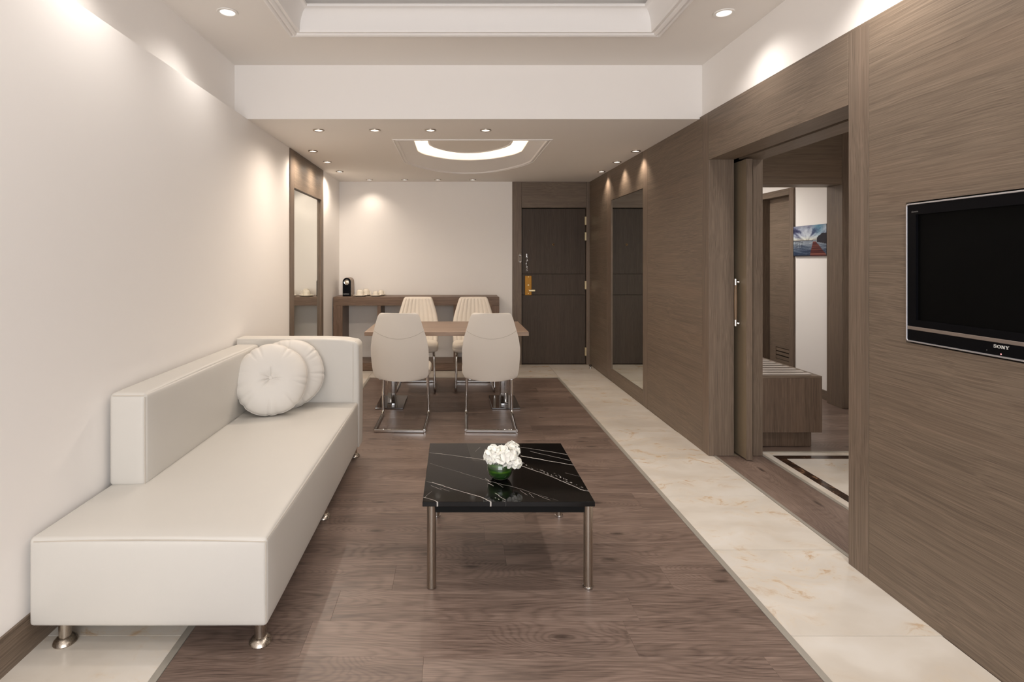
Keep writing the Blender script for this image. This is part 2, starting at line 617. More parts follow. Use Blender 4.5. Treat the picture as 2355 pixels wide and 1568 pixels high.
# ------------------------------------------------------------------ floor
floor = structure('floor', (0, 3, 0))
bx('screed', m_grout, floor, -1.7, 4.0, -1.6, 8.1, -0.06, -0.004)
PX0, PX1, PY1 = -0.985, 1.228, 6.385
SW = 0.028
y = 1.9025 - 0.19 * 18
row = 0
while y < PY1:
    y0, y1 = y, min(y + 0.19, PY1)
    if row == 16 + 1:
        start = -0.545 - 1.2
    elif row == 17 - 0:
        start = -0.545 - 1.2
    else:
        start = PX0 - random.uniform(0.0, 1.2)
    if abs(y0 - 1.7125) < 0.02:
        start = -0.105 - 1.2
    if abs(y0 - 1.9025) < 0.02:
        start = -0.545 - 1.2
    if y1 - y0 > 0.01:
        x = start
        while x < PX1:
            a, b = max(x, PX0), min(x + 1.2, PX1)
            if b - a > 0.02:
                bx('plank', m_plank_x, floor, a + 0.0002, b - 0.0002, y0 + 0.0002, y1 - 0.0002, -0.004, 0.0, 0.0003)
            x += 1.2
    y += 0.19
    row += 1
# metal strips round the planks
bx('metal_strip', m_strip, floor, PX0 - SW, PX0 - 0.001, -1.5, PY1 + SW, -0.004, 0.003, 0.001)
bx('metal_strip', m_strip, floor, PX1 + 0.001, PX1 + SW, -1.5, PY1 + SW, -0.004, 0.003, 0.001)
bx('metal_strip', m_strip_x, floor, PX0, PX1, PY1 + 0.001, PY1 + SW, -0.004, 0.003, 0.001)
# cream marble tiles along both walls and at the far end
TG = 0.0012
ys = [2.007 + 0.594 * k for k in range(-6, 8)] + [YF]
for a, b in zip(ys[:-1], ys[1:]):
    xr = XR - 0.002
    bx('tile', m_marble, floor, XL + 0.012, PX0 - SW - 0.001, a + TG, b - TG, -0.004, 0.0, 0.0006)
    lo, hi = max(a, DO0), min(b, DO1)
    bx('tile', m_marble, floor, PX1 + SW + 0.001, xr if hi <= lo else XR + 0.034, a + TG, b - TG, -0.004, 0.0, 0.0006)
xs = [PX0 - SW, -0.547, 0.047, 0.641, PX1 + SW]
for a, b in zip(xs[:-1], xs[1:]):
    bx('tile', m_marble, floor, a + TG, b - TG, PY1 + SW + 0.001, YF, -0.004, 0.0, 0.0006)
# threshold of the sliding door
bx('metal_strip', m_strip, floor, XR + 0.036, XR + 0.054, DO0, DO1, -0.004, 0.003, 0.001)
bx('plank', m_plank_y, floor, XR + 0.055, XI - 0.002, DO0 - 0.6, DO1 - 0.001, -0.004, 0.0, 0.0005)
bx('metal_strip', m_strip, floor, XI, XI + 0.022, 1.0, 3.922, -0.004, 0.003, 0.001)
# marble inlay with a dark band just inside the next room
IX, IY = XI + 0.023, 3.918
bx('tile', m_marble, floor, IX, IX + 0.052, 1.0, IY, -0.004, 0.0, 0.0005)
bx('tile', m_marble, floor, IX + 0.053, XE, IY - 0.062, IY, -0.004, 0.0, 0.0005)
bx('marble_band', m_emper, floor, IX + 0.053, IX + 0.115, 1.0, IY - 0.063, -0.004, 0.0, 0.0005)
bx('marble_band', m_emper, floor, IX + 0.1155, XE, IY - 0.125, IY - 0.063, -0.004, 0.0, 0.0005)
for a, b in ((1.0, 2.10), (2.10, 2.95), (2.95, IY - 0.126)):
    bx('tile', m_marble, floor, IX + 0.116, 3.02, a + TG, b - TG, -0.004, 0.0, 0.0005)
    bx('tile', m_marble, floor, 3.022, XE, a + TG, b - TG, -0.004, 0.0, 0.0005)
bx('metal_strip', m_strip_x, floor, XI + 0.023, XE, IY + 0.001, IY + 0.016, -0.004, 0.003, 0.001)
y = IY + 0.017
while y < 8.0:
    x = XI - random.uniform(0, 1.0)
    while x < XE:
        a, b = max(x, XI), min(x + 1.2, XE)
        if b - a > 0.02:
            bx('plank', m_plank_x, floor, a + 0.0004, b - 0.0004, y + 0.0004, y + 0.1896, -0.004, 0.0, 0.0005)
        x += 1.2
    y += 0.19

# ------------------------------------------------------------------ plain walls
wl = structure('wall_left', (XL, 2.8, 0))
o = MB().prism([(XL, 0), (XL, 2.44), (XLU, 2.44), (XLU, ZC + 0.4), (XLU - 0.12, ZC + 0.4), (XLU - 0.12, 0)], YB - 0.12, YBEAM + 0.1, 'xz').build('plaster_face', m_wall, wl)
bx('plaster_face', m_wall, wl, XL - 0.15, XL, YBEAM + 0.1, 5.006, 0, ZL + 0.4)
bx('plaster_face', m_wall, wl, XL - 0.15, XL, 6.284, YF + 0.15, 0, ZL + 0.4)
bx('plaster_face', m_wall, wl, XL - 0.15, XL - 0.026, 5.006, 6.284, 0, ZL + 0.4)
wf = structure('wall_far', (0, YF, 0))
bx('plaster_face', m_wall, wf, XL, 0.784, YF, YF + 0.15, 0, ZL + 0.3)
bx('core', m_dark, wf, 0.784, 4.0, YF + 0.10, YF + 0.15, 0, ZL + 0.3)

# unseen wall behind the camera, with an opening added for fill light
wb = structure('wall_back', (0, YB, 0))
bx('plaster_face', m_wall, wb, XLU - 0.1, -1.25, YB - 0.12, YB, 0, ZC + 0.4)
bx('plaster_face', m_wall, wb, 1.45, 1.95, YB - 0.12, YB, 0, ZC + 0.4)
bx('plaster_face', m_wall, wb, -1.25, 1.45, YB - 0.12, YB, 0, 0.25)
bx('plaster_face', m_wall, wb, -1.25, 1.45, YB - 0.12, YB, 2.45, ZC + 0.4)

# ------------------------------------------------------------------ ceiling
ceil = structure('ceiling', (0, 3, ZC))
TX0, TX1, TY0, TY1 = -1.050, 1.325, 0.25, 3.462          # outer edge of the tray moulding
ins = 0.045
MB().plate([(XLU, YB), (XRU + 0.2, YB), (XRU + 0.2, YBEAM + 0.01), (XLU, YBEAM + 0.01)],
           [[(TX0 + ins, TY0 + ins), (TX1 - ins, TY0 + ins), (TX1 - ins, TY1 - ins), (TX0 + ins, TY1 - ins)]], ZC).build('high_plane', m_ceil, ceil)
def rect_ring(d, z):
    a, b, c, e = TX0 + d, TX1 - d, TY0 + d, TY1 - d
    return [(a, c, z), (b, c, z), (b, e, z), (a, e, z)]
prof = [(0.0, 0), (0.002, -0.012), (0.012, -0.016), (0.02, -0.012), (0.024, -0.004), (0.03, -0.004), (0.034, -0.018), (0.046, -0.024),
        (0.058, -0.018), (0.062, -0.008), (0.070, -0.008), (0.074, -0.014), (0.084, -0.014), (0.088, 0.0)]
MB().strip([rect_ring(d, ZC + h) for d, h in prof]).build('tray_moulding', m_tray, ceil, smooth=30, recalc=False)
cov = [(0.088, 0.0)] + [(0.088 + 0.06 * (1 - math.cos(t)), 0.118 * math.sin(t)) for t in [PI / 2 * i / 8 for i in range(1, 9)]] + \
      [(0.150, 0.118), (0.150, 0.132), (0.144, 0.138), (0.08, 0.138)]
MB().strip([rect_ring(d, ZC + h) for d, h in cov]).build('tray_cove', m_tray, ceil, smooth=30, recalc=False)
m_traytop = plaster('tray_top_shade_tone', srgb(196, 190, 184))  # white tray top toned grey to stand for its lack of light
MB().strip([rect_ring(0.08, ZC + 0.138), rect_ring(0.01, ZC + 0.138), rect_ring(0.01, ZC + 0.205)]).build('tray_recess', m_traytop, ceil, recalc=False)
MB().plate([p[:2] for p in rect_ring(0.01, 0)], [], ZC + 0.205).build('tray_panel', m_traytop, ceil)
MB().strip([rect_ring(0.085, ZC + 0.1395), rect_ring(0.115, ZC + 0.1395)]).build('light_strip', m_tray_fill, ceil, recalc=False)  # unseen glowing strip added to brighten the tray top
# bulkhead where the ceiling drops
bx('bulkhead', m_wall, ceil, XLU - 0.05, XRU + 0.1, YBEAM, YBEAM + 0.14, ZL + 0.0006, ZC + 0.1)

def hole_loop(cx, hw, yn, yc, yb, rc, n=20):
    """hole with a straight near edge, straight sides and a bowed far end"""
    pts = [(cx - hw, yn), (cx + hw, yn)]
    # right corner, bow, left corner
    bow = [(cx + hw * math.cos(t) if False else cx + hw * s, yc + (yb - yc) * (1 - abs(s) ** 2.2)) for s, t in [(1 - 2 * i / n, 0) for i in range(n + 1)]]
    smooth = []
    for (x_, y_) in bow:
        smooth.append((x_, y_))
    pts += [(cx + hw, yc - rc)]
    pts += [(cx + hw * 0.992, yc - rc * 0.35)]
    pts += [(p[0] * 1.0 if True else 0, p[1]) for p in smooth[1:-1]]
    pts += [(cx - hw * 0.992, yc - rc * 0.35), (cx - hw, yc - rc)]
    return pts
CX = 0.163
def lerp_loop(k):
    """k = 0 outer edge of the oval moulding, 1 inner rim"""
    return hole_loop(CX, 0.695 - 0.172 * k, 4.656 + 0.10 * k, 5.80 - 0.33 * k, 6.52 - 0.62 * k, 0.13)
def edge_loop(d):
    return hole_loop(CX, 0.695 - d, 4.656 + d, 5.80 - d * 0.9, 6.52 - d, 0.13)
def panel_loop(d):
    return hole_loop(CX, 0.41 - d, 4.86 + d, 5.40 - d, 5.76 - d, 0.10)
def at(loop, z):
    return [(p[0], p[1], z) for p in loop]
MB().plate([(XL - 0.02, YBEAM + 0.0005), (XR + 0.4, YBEAM + 0.0005), (XR + 0.4, YF + 0.05), (XL - 0.02, YF + 0.05)], [edge_loop(0.02)], ZL).build('low_plane', m_ceil, ceil)
prof2 = [(0.0, 0.0), (0.001, -0.004), (0.010, -0.006), (0.014, 0.002), (0.024, 0.002), (0.028, -0.006), (0.040, -0.005), (0.048, 0.006)]
MB().strip([at(edge_loop(d), ZL + h) for d, h in prof2]).build('oval_moulding', m_tray, ceil, smooth=30, recalc=False)
MB().strip([at(edge_loop(0.048), ZL + 0.006), at(lerp_loop(1.0), ZL + 0.045), at(lerp_loop(1.01), ZL + 0.052), at(lerp_loop(0.985), ZL + 0.058)]).build('oval_band', m_tray, ceil, smooth=25, recalc=False)
MB().strip([at(lerp_loop(0.985), ZL + 0.058), at(lerp_loop(0.80), ZL + 0.062), at(lerp_loop(0.78), ZL + 0.20)]).build('oval_riser', m_tray, ceil, recalc=False)
MB().plate(lerp_loop(0.78), [], ZL + 0.20).build('oval_top', m_tray, ceil)
pin = [at(panel_loop(0.0), ZL + 0.118), at(panel_loop(0.0), ZL + 0.100), at(panel_loop(0.006), ZL + 0.096), at(panel_loop(0.020), ZL + 0.096), at(panel_loop(0.024), ZL + 0.102)]
MB().strip(pin).build('oval_panel_edge', m_tray, ceil, smooth=30, recalc=False)
MB().plate(panel_loop(0.024), [], ZL + 0.102).build('oval_panel', m_ceil, ceil)
MB().strip([at(panel_loop(0.02), ZL + 0.1185), at(panel_loop(0.05), ZL + 0.1185)]).build('light_strip', m_led, ceil, recalc=False)

# ------------------------------------------------------------------ panelled partition on the right
wr = structure('wall_right', (XR, 2.8, 0))
G = 0.0016
FX = XR + 0.018                 # back of the veneer panels
bx('plaster_band', m_wall, wr, XRU, XRU + 0.12, YB, YBEAM, ZL + 0.012, ZC + 0.3)
bx('core', m_dark, wr, FX, FX + 0.16, YB, DO0 - 0.02, 0, ZL + 0.012)
bx('core', m_dark, wr, FX, 1.998, DO1 + 0.02, YF + 0.02, 0, ZL + 0.012)
bx('core', m_dark, wr, FX, 1.998, DO0 - 0.02, DO1 + 0.02, ZD + 0.02, ZL + 0.012)
def panel(name, mat, y0, y1, z0, z1, xf=XR):
    return bx(name, mat, wr, xf, FX, y0 + G, y1 - G, z0, z1, 0.001)
# far panel, mirror surround, middle panel
panel('panel', m_wood_y, 6.385, YF, 0.001, ZL)
panel('stile', m_wood_z, 6.225, 6.385, 0.001, ZL)
panel('stile', m_wood_z, 5.06, 5.185, 0.001, ZL)
panel('header_panel', m_wood_y, 5.185, 6.225, 2.086, ZL)
panel('bottom_rail', m_wood_y, 5.185, 6.225, 0.001, 0.140)
panel('panel', m_wood_y, 3.946, 5.06, 0.001, ZL)
panel('stile', m_wood_z, DO1, 3.946, 0.001, ZL)
panel('header_panel', m_wood_y, DO0, DO1, ZD, ZL)
panel('stile', m_wood_z, 2.363, DO0, 0.001, ZL)
# panel with the television niche
TVY0, TVY1, TVZ0, TVZ1 = 1.385, 2.164, 1.074, 1.623
e = 0.006
pm = MB()
pm.box(XR, FX, TVY1 + e, 2.363 - G, 0.001, ZL)
pm.box(XR, FX, YB, TVY0 - e, 0.001, ZL)
pm.box(XR, FX, TVY0 - e, TVY1 + e, 0.001, TVZ0 - e)
pm.box(XR, FX, TVY0 - e, TVY1 + e, TVZ1 + e, ZL)
pm.build('panel', m_wood_y, wr)
# thin shadow-gap cap on top of the panelling
bx('cap_strip', m_wood_y, wr, XR + 0.002, XRU, YB, YBEAM, ZL, ZL + 0.012)
# doorway linings: outer board, pocket, inner board, header with track
m_lin = m_wood_z
bx('jamb_board', m_lin, wr, XR + 0.001, 2.0, DO1, DO1 + 0.018, 0.001, ZD + 0.02, 0.001)
bx('jamb_board', m_lin, wr, 2.136, XI, DO1, DO1 + 0.018, 0.001, ZD + 0.02, 0.001)
bx('jamb_board', m_lin, wr, XR + 0.019, XI, DO0 - 0.018, DO0, 0.001, ZD + 0.02, 0.001)
bx('header_board', m_wood_y, wr, XR + 0.019, 2.0, DO0, DO1, ZD + 0.001, ZD + 0.018)
bx('header_board', m_wood_y, wr, 2.034, XI, DO0, DO1, ZD + 0.001, ZD + 0.018)
bx('track_slot', m_dark, wr, 2.0, 2.034, DO0, DO1 + 0.2, ZD + 0.045, ZD + 0.055)
bx('core', m_dark, wr, 2.136, XI - 0.018, DO1 + 0.02, 5.0, 0, ZL + 0.1)
bx('inner_face', m_wall, wr, XI - 0.016, XI, DO1 + 0.019, 8.0, 0, Z2)
bx('inner_face', m_wall, wr, XI - 0.016, XI, 0.9, DO0 - 0.02, 0, Z2)
bx('inner_face', m_wall, wr, XI - 0.016, XI, DO0 - 0.02, DO1 + 0.019, ZD + 0.02, Z2)

# ------------------------------------------------------------------ left wall: wood panel that frames the mirror
bl = MB().box(XL, XL + 0.014, YB, 5.0, 0.0, 0.118, 0.0)
bl.box(XL, XL + 0.009, YB, 5.0, 0.118, 0.130)
kind_structure(bl.build('baseboard_left', m_wood_y))
tp = structure('trim_1', (XL, 5.6, 0))
tp['label'] = 'wood surround of the mirror by the sofa arm'
LX = XL + 0.009
bx('stile', m_wood_z, tp, XL - 0.025, LX, 5.007, 5.1350, 0.001, ZL - 0.002, 0.001)
bx('stile', m_wood_z, tp, XL - 0.025, LX, 6.185, 6.283, 0.001, ZL - 0.002, 0.001)
bx('header_panel', m_wood_y, tp, XL - 0.025, LX, 5.1365, 6.1835, 2.085, ZL - 0.002, 0.001)
bx('bottom_rail', m_wood_y, tp, XL - 0.025, LX, 5.1365, 6.1835, 0.001, 0.14, 0.001)

# ------------------------------------------------------------------ mirrors
t = thing('wall_mirror', 'tall mirror in the wood surround on the white wall beyond the sofa', 'mirror', (XL, 5.66, 0.142))
bx('mirror_glass', m_mirror, t, XL - 0.022, XL - 0.016, 5.140, 6.180, 0.143, 2.082)
bx('backing', m_dark, t, XL - 0.0255, XL - 0.0222, 5.138, 6.182, 0.142, 2.083)
t = thing('wall_mirror', 'tall mirror set into the brown panelling next to the entrance door', 'mirror', (XR, 5.7, 0.142))
bx('mirror_glass', m_mirror, t, XR + 0.009, XR + 0.0135, 5.190, 6.218, 0.143, 2.083)
bx('backing', m_dark, t, XR + 0.0138, XR + 0.0178, 5.188, 6.222, 0.142, 2.084)

# ------------------------------------------------------------------ entrance door
d1 = structure('door_1', (1.34, YF, 0))
d1['label'] = 'dark brown entrance door with brass lock at the far end of the room'
bx('jamb', m_wood_z, d1, 0.785, 0.909, YF - 0.004, YF + 0.1, 0.001, ZL - 0.001, 0.001)
bx('jamb', m_wood_z, d1, 1.774, XR - 0.001, YF - 0.004, YF + 0.1, 0.001, ZL - 0.001, 0.001)
bx('header_panel', m_wood_x, d1, 0.911, 1.772, YF - 0.004, YF + 0.1, 2.094, ZL - 0.001, 0.001)
LY = YF + 0.022
zz = [0.004, 0.928, 1.208, 2.084]
for a, b in zip(zz[:-1], zz[1:]):
    bx('door_panel', m_door, d1, 0.917, 1.766, LY, LY + 0.045, a + 0.0015, b - 0.0015, 0.0025)
bx('reveal', m_dark, d1, 0.909, 1.774, LY + 0.046, LY + 0.07, 0.001, 2.094)
K = YF / 1240.0
def fx(px): return (px - 1043) * K
def fz(py): return 1.4 - (py - 597) * K
for py0, py1 in ((498, 517), (534, 553), (646, 665), (799, 818)):
    MB().box(fx(1345), fx(1348.5), YF - 0.008, LY + 0.001, fz(py1), fz(py0), 0.001).build('hinge', m_hinge, d1)
lp = bx('lock_plate', m_goldplate, d1, fx(1207.5), fx(1223), LY - 0.010, LY, fz(679), fz(634), 0.003)
MB().lathe([(0.011, 0.0), (0.011, -0.004), (0.009, -0.006), (0.0, -0.006)], (fx(1215.5), LY - 0.010, fz(655.5)), 20, 'y').build('keyhole', m_hinge, lp, smooth=40)
lev = MB().lathe([(0.013, 0.0), (0.011, -0.030), (0.011, -0.048), (0.0, -0.05)], (fx(1217), LY - 0.010, fz(667.8)), 20, 'y')
lev.box(fx(1217) - 0.010, fx(1230), LY - 0.064, LY - 0.046, fz(670), fz(665.6), 0.004)
lev.build('lever_handle', m_hinge, lp, smooth=40)
for py in (636.6, 675):
    MB().lathe([(0.006, 0.0), (0.005, -0.003), (0.0, -0.003)], (fx(1215.5), LY - 0.010, fz(py)), 12, 'y').build('screw', m_hinge, lp)
MB().lathe([(0.008, 0.0), (0.012, 0.0), (0.012, -0.004), (0.008, -0.006)], (fx(1273.6), LY, fz(562.2)), 20, 'y', close=True).build('peephole', m_brass, d1, smooth=40)
# swing-bar latch on the jamb, its chain on the door leaf
la = MB()
cxl, z0_, z1_ = fx(1196), fz(605), fz(583.5)
loop = []
for i in range(24):
    a = 2 * PI * i / 24
    s = math.sin(a)
    wv_ = 0.012 + 0.009 * abs(s) ** 6
    loop.append((cxl + math.cos(a) * (0.010 + 0.012 * (1 - abs(math.cos(a)))) * 1.0, YF - 0.012, (z0_ + z1_) / 2 + s * (z1_ - z0_) / 2))
la.tube([(cxl - 0.013, YF - 0.013, z0_ + 0.028), (cxl - 0.013, YF - 0.013, z1_ - 0.028)], 0.0042, 8)
la.tube([(cxl + 0.013, YF - 0.013, z0_ + 0.028), (cxl + 0.013, YF - 0.013, z1_ - 0.028)], 0.0042, 8)
for zc, sg in ((z1_ - 0.02, 1), (z0_ + 0.02, -1)):
    la.tube([(cxl + 0.019 * math.cos(t), YF - 0.013, zc - sg * 0.008 + sg * 0.024 * math.sin(t)) for t in [PI * i / 10 for i in range(11)]], 0.0042, 8)
    la.box(cxl - 0.010, cxl + 0.010, YF - 0.010, YF - 0.004, zc - 0.01, zc + 0.01, 0.002)
la.build('latch_bar', m_chrome, d1, smooth=40)
ch = MB()
cxc = fx(1211.5)
ch.box(cxc - 0.010, cxc + 0.010, LY - 0.008, LY, fz(590), fz(583), 0.003)
for i in range(9):
    zc = fz(590) - 0.011 - i * 0.0215
    off = 0.006 * math.sin(i * 1.1)
    pts = []
    for k in range(10):
        a = 2 * PI * k / 10
        dx, dz = 0.0075 * math.cos(a), 0.0125 * math.sin(a)
        pts.append((cxc + off + (dx if i % 2 == 0 else dx * 0.3), LY - 0.010 + (0 if i % 2 == 0 else dx * 0.9), zc + dz))
    ch.tube(pts, 0.0026, 6, closed=True)
ch.build('chain', m_chrome, d1, smooth=40)

# ------------------------------------------------------------------ sliding door in its pocket
d2 = structure('door_2', (2.05, 4.2, 0))
d2['label'] = 'olive brown sliding door half pushed into its wall pocket'
SX0, SX1, SY0 = 2.033, 2.074, 3.742
bx('door_leaf', m_leafdoor, d2, SX0 + 0.002, SX1, SY0 + 0.004, 4.75, 0.010, ZD - 0.012, 0.002)
bx('edge_strip', m_wood_z, d2, SX0, SX1 + 0.002, SY0, SY0 + 0.004, 0.008, ZD - 0.012, 0.001)
# pull handle: wood grip between chrome ends on two ball posts
hx, hy = SX0 - 0.029, 3.83
def hz(py): return 1.4 - (py - 597) * 3.84 / 1240
MB().tube([(hx, hy, hz(735)), (hx, hy, (hz(735) + hz(655)) / 2), (hx, hy, hz(655))], [0.0085, 0.011, 0.0085], 14).build('handle_grip', plain('handle_wood', srgb(132, 108, 84), 0.45), d2, smooth=40)
for a, b, post in ((hz(749), hz(735), hz(743)), (hz(655), hz(641), hz(648))):
    h = MB().tube([(hx, hy, a), (hx, hy, b)], 0.010, 14)
    h.lathe([(0.004, -0.002), (0.007, 0.002), (0.007, 0.012), (0.012, 0.018), (0.012, 0.026), (0.009, 0.0295)], (SX0 - 0.029, hy, post), 14, 'x')
    h.build('handle_end', m_chrome, d2, smooth=40)

# ------------------------------------------------------------------ next room
we = structure('wall_east', (XE, 5, 0))
bx('plaster_face', m_wall, we, XE, XE + 0.12, 0.9, 5.87, 0, Z2)
bx('plaster_face', m_wall, we, XE, XE + 0.12, 5.87, 8.1, 2.19, Z2)
bx('plaster_face', m_wall, we, XE, XE + 0.12, 6.60, 8.1, 0, 2.19)
wn = structure('wall_north', (3, 8.0, 0))
bx('plaster_face', m_wall, wn, 1.9, XE + 0.1, 8.0, 8.12, 0, Z2)
ws = structure('wall_south', (3, 0.9, 0))
bx('plaster_face', m_wall, ws, 1.98, XE + 0.1, 0.8, 0.9, 0, Z2)
c2 = structure('ceiling_inner', (3, 4, ZL))
bx('plane', m_ceil, c2, 1.98, XE + 0.12, 0.8, 8.1, Z2, Z2 + 0.06)
be = MB().box(XE - 0.012, XE, 5.28, 5.868, 0.0, 0.094)
kind_structure(be.build('baseboard_east', m_wood_y))
# wood portal across the next room
p2 = structure('trim_2', (3, 5.1, 0))
p2['label'] = 'wood portal across the room beyond the sliding door'
PYa, PYb = 5.06, 5.27
bx('header_panel', m_wood_x, p2, XI + 0.001, 3.645, PYa, PYb, 2.106, Z2 - 0.001, 0.001)
bx('stile', m_wood_z, p2, 3.648, XE - 0.001, PYa, PYb, 0.001, Z2 - 0.001, 0.001)
# closet door on the far side wall
d3 = structure('door_3', (XE, 6.2, 0))
d3['label'] = 'brown closet door with louvre slots beyond the wood portal'
bx('jamb', m_wood_z, d3, XE - 0.022, XE + 0.09, 5.872, 5.945, 0.001, 2.19, 0.001)
bx('jamb', m_wood_z, d3, XE - 0.022, XE + 0.09, 6.475, 6.548, 0.001, 2.19, 0.001)
bx('header_panel', m_wood_y, d3, XE - 0.022, XE + 0.09, 5.946, 6.474, 2.117, 2.19, 0.001)
cl = MB().box(XE + 0.075, XE + 0.11, 5.946, 6.47, 0.38, 2.115)
cl.box(XE + 0.075, XE + 0.11, 5.946, 6.47, 0.002, 0.24)
cl.box(XE + 0.075, XE + 0.11, 5.946, 6.03, 0.24, 0.38)
cl.box(XE + 0.075, XE + 0.11, 6.35, 6.47, 0.24, 0.38)
cl.build('door_leaf', m_wood_y, d3)
for i in range(3):
    bx('louvre', m_wood_y, d3, XE + 0.08, XE + 0.10, 6.03, 6.35, 0.247 + i * 0.046, 0.280 + i * 0.046)
bx('reveal', m_dark, d3, XE + 0.112, XE + 0.12, 5.9, 6.55, 0.002, 2.15)

# ------------------------------------------------------------------ downlights
def downlight_meshes(R, lens_mat, trim_mat):
    trim = MB().lathe([(R, 0.0), (R, -0.003), (R * 0.97, -0.006), (R * 0.74, -0.006), (R * 0.70, -0.003), (R * 0.70, 0.0)], (0, 0, 0), 36, 'z', close=True)
    lens = MB().lathe([(R * 0.699, -0.001), (R * 0.699, -0.003), (R * 0.35, -0.004), (0.001, -0.004)], (0, 0, 0), 36, 'z')
    return trim, lens
def make_downlight(R, lens_mat, trim_mat, label, group, loc):
    t = thing('ceiling_downlight', label, 'downlight', (0, 0, 0), group)
    trim, lens = downlight_meshes(R, lens_mat, trim_mat)
    trim.build('trim_ring', trim_mat, t, (0, 0, 0), 40)
    lens.build('lens', lens_mat, t, (0, 0, 0), 40)
    t.location = loc
    return t
def lamp(parent_loc, watts, color, spot, blend, name='downlight_beam', radius=0.03):
    d = bpy.data.lights.new(name, 'SPOT')
    d.energy, d.color = watts, color
    d.spot_size, d.spot_blend = math.radians(spot), blend
    d.shadow_soft_size = radius
    o = bpy.data.objects.new(name, d)
    o.location = (parent_loc[0], parent_loc[1], parent_loc[2] - 0.035)
    COL.objects.link(o)
    return o
m_trimchrome = plain('downlight_chrome', srgb(176, 166, 154), 0.25, 0.9)
hi = [(-1.312, 3.13, 'white round downlight in the high ceiling, on the white wall side of the tray'),
      (1.575, 3.14, 'white round downlight in the high ceiling, on the wood panel side of the tray')]
first = None
for x, y, lab in hi:
    if first is None:
        first = make_downlight(0.058, m_lamp_hi, m_whitemetal, lab, 'downlights in the high ceiling', (x, y, ZC - 0.001))
    else:
        dup(first, (x, y, ZC - 0.001), 0, lab)
    lamp((x, y, ZC), HIGH_W * ((0.22 if x < 0 else 0.32) if y > 3 else (0.32 if x < 0 else 0.75)), SOFTWARM, 135, 1.0, radius=0.06)
for x, y in ((1.575, 2.18), (-1.312, 2.18), (1.575, 1.2), (-1.312, 1.2), (-1.312, 0.2), (1.575, 0.2)):
    lamp((x, y, ZC), HIGH_W * ((0.22 if x < 0 else 0.32) if y > 3 else (0.32 if x < 0 else 0.75)), SOFTWARM, 135, 1.0, radius=0.06)
ordn = ['first', 'second', 'third', 'fourth']
low = []
for i, x in enumerate((-1.082, -0.632, -0.185, 0.258)):
    low.append((x, 4.327, f'small downlight, {ordn[i]} from the white wall in the row under the bulkhead', 'downlights under the bulkhead'))
for i, (x, y) in enumerate(((-1.344, 5.158), (-1.340, 5.73), (-1.342, 6.353))):
    low.append((x, y, f'small downlight over the mirror by the white wall, {ordn[i]} counted from the bulkhead', 'downlights beside the white wall'))
for i, x in enumerate((-1.092, -0.633, -0.204, 0.249)):
    low.append((x, 7.00, f'small downlight over the console, {ordn[i]} from the coffee machine corner', 'downlights over the console'))
for i, (x, y) in enumerate(((1.743, 5.158), (1.737, 5.73), (1.742, 6.353))):
    low.append((x, y, f'small downlight above the panelling mirror, {ordn[i]} counted from the bulkhead', 'downlights beside the wood panelling'))
first = None
for x, y, lab, grp in low:
    if first is None:
        first = make_downlight(0.046, m_lamp_lo, m_trimchrome, lab, grp, (x, y, ZL - 0.001))
    else:
        dup(first, (x, y, ZL - 0.001), 0, lab, grp)
    if y > 6.9 and x > -1.0:
        continue
    if y > 6.9:
        lamp((x, y, ZL), LOW_W * (0.42 if x < -1.0 else 0.18), WARM, 125 if x < -1.0 else 150, 1.0)
    elif x > 1.5:
        lamp((x, y, ZL), LOW_W * 0.5, WARM, 110, 0.8)
    else:
        lamp((x, y, ZL), LOW_W, WARM, 165, 1.0)
lamp((2.75, 3.6, Z2), ROOM2_W * 0.36, SOFTWARM, 150, 0.6, 'inner_room_beam', 0.08)
lamp((2.5, 6.5, Z2), ROOM2_W * 1.7, SOFTWARM, 150, 0.6, 'inner_room_beam', 0.08)
lamp((2.9, 2.4, Z2), ROOM2_W * 0.45, SOFTWARM, 150, 0.6, 'inner_room_beam', 0.08)

# ------------------------------------------------------------------ sofa
SFY0, SFY1 = 1.91, 3.90
SX_L, SX_R = XL + 0.018, -0.662
sofa = thing('sofa', 'long white leather chaise sofa against the white wall', 'sofa', ((SX_L + SX_R) / 2, 2.9, 0))
ARM_Y = 3.735
MB().rbox(SX_L, SX_R, SFY0, ARM_Y, 0.097, 0.412, 0.016, (0, 0.012, 0.014, 0, 0, 0.016), 22).build('seat', m_leather, sofa, smooth=60)
MB().rbox(SX_L, -1.345, 2.352, ARM_Y + 0.002, 0.408, 0.815, 0.022, (0, 0.012, 0.004, 0, 0, 0.008), 16).build('backrest', m_leather, sofa, smooth=60)
# end arm: full-height block with a rounded top outer corner
arm = MB()
outl = [(SX_L, 0.097), (SX_R + 0.006, 0.097)]
rr = 0.07
outl += [(SX_R + 0.006 + 0.003, 0.45)]
for i in range(9):
    a = PI / 2 * i / 8
    outl.append((SX_R + 0.006 - 0.045 + 0.045 * math.cos(a), 0.835 - 0.045 + 0.045 * math.sin(a) * 1.0))
outl += [(SX_R - 0.10, 0.846), (SX_R - 0.24, 0.852), (SX_L, 0.852)]
bmx = bmesh.new()
vs0 = [bmx.verts.new((u, ARM_Y, v)) for u, v in outl]
fc = bmx.faces.new(vs0)
ext = bmesh.ops.extrude_face_region(bmx, geom=[fc])
for q in ext['geom']:
    if isinstance(q, bmesh.types.BMVert):
        q.co.y = SFY1
bmesh.ops.recalc_face_normals(bmx, faces=list(bmx.faces))
rim = [e_ for e_ in bmx.edges if abs(e_.verts[0].co.y - e_.verts[1].co.y) < 1e-6]
bmesh.ops.bevel(bmx, geom=rim, offset=0.018, segments=4, profile=0.5, affect='EDGES')
arm.bm(bmx).build('arm', m_leather, sofa, smooth=50)
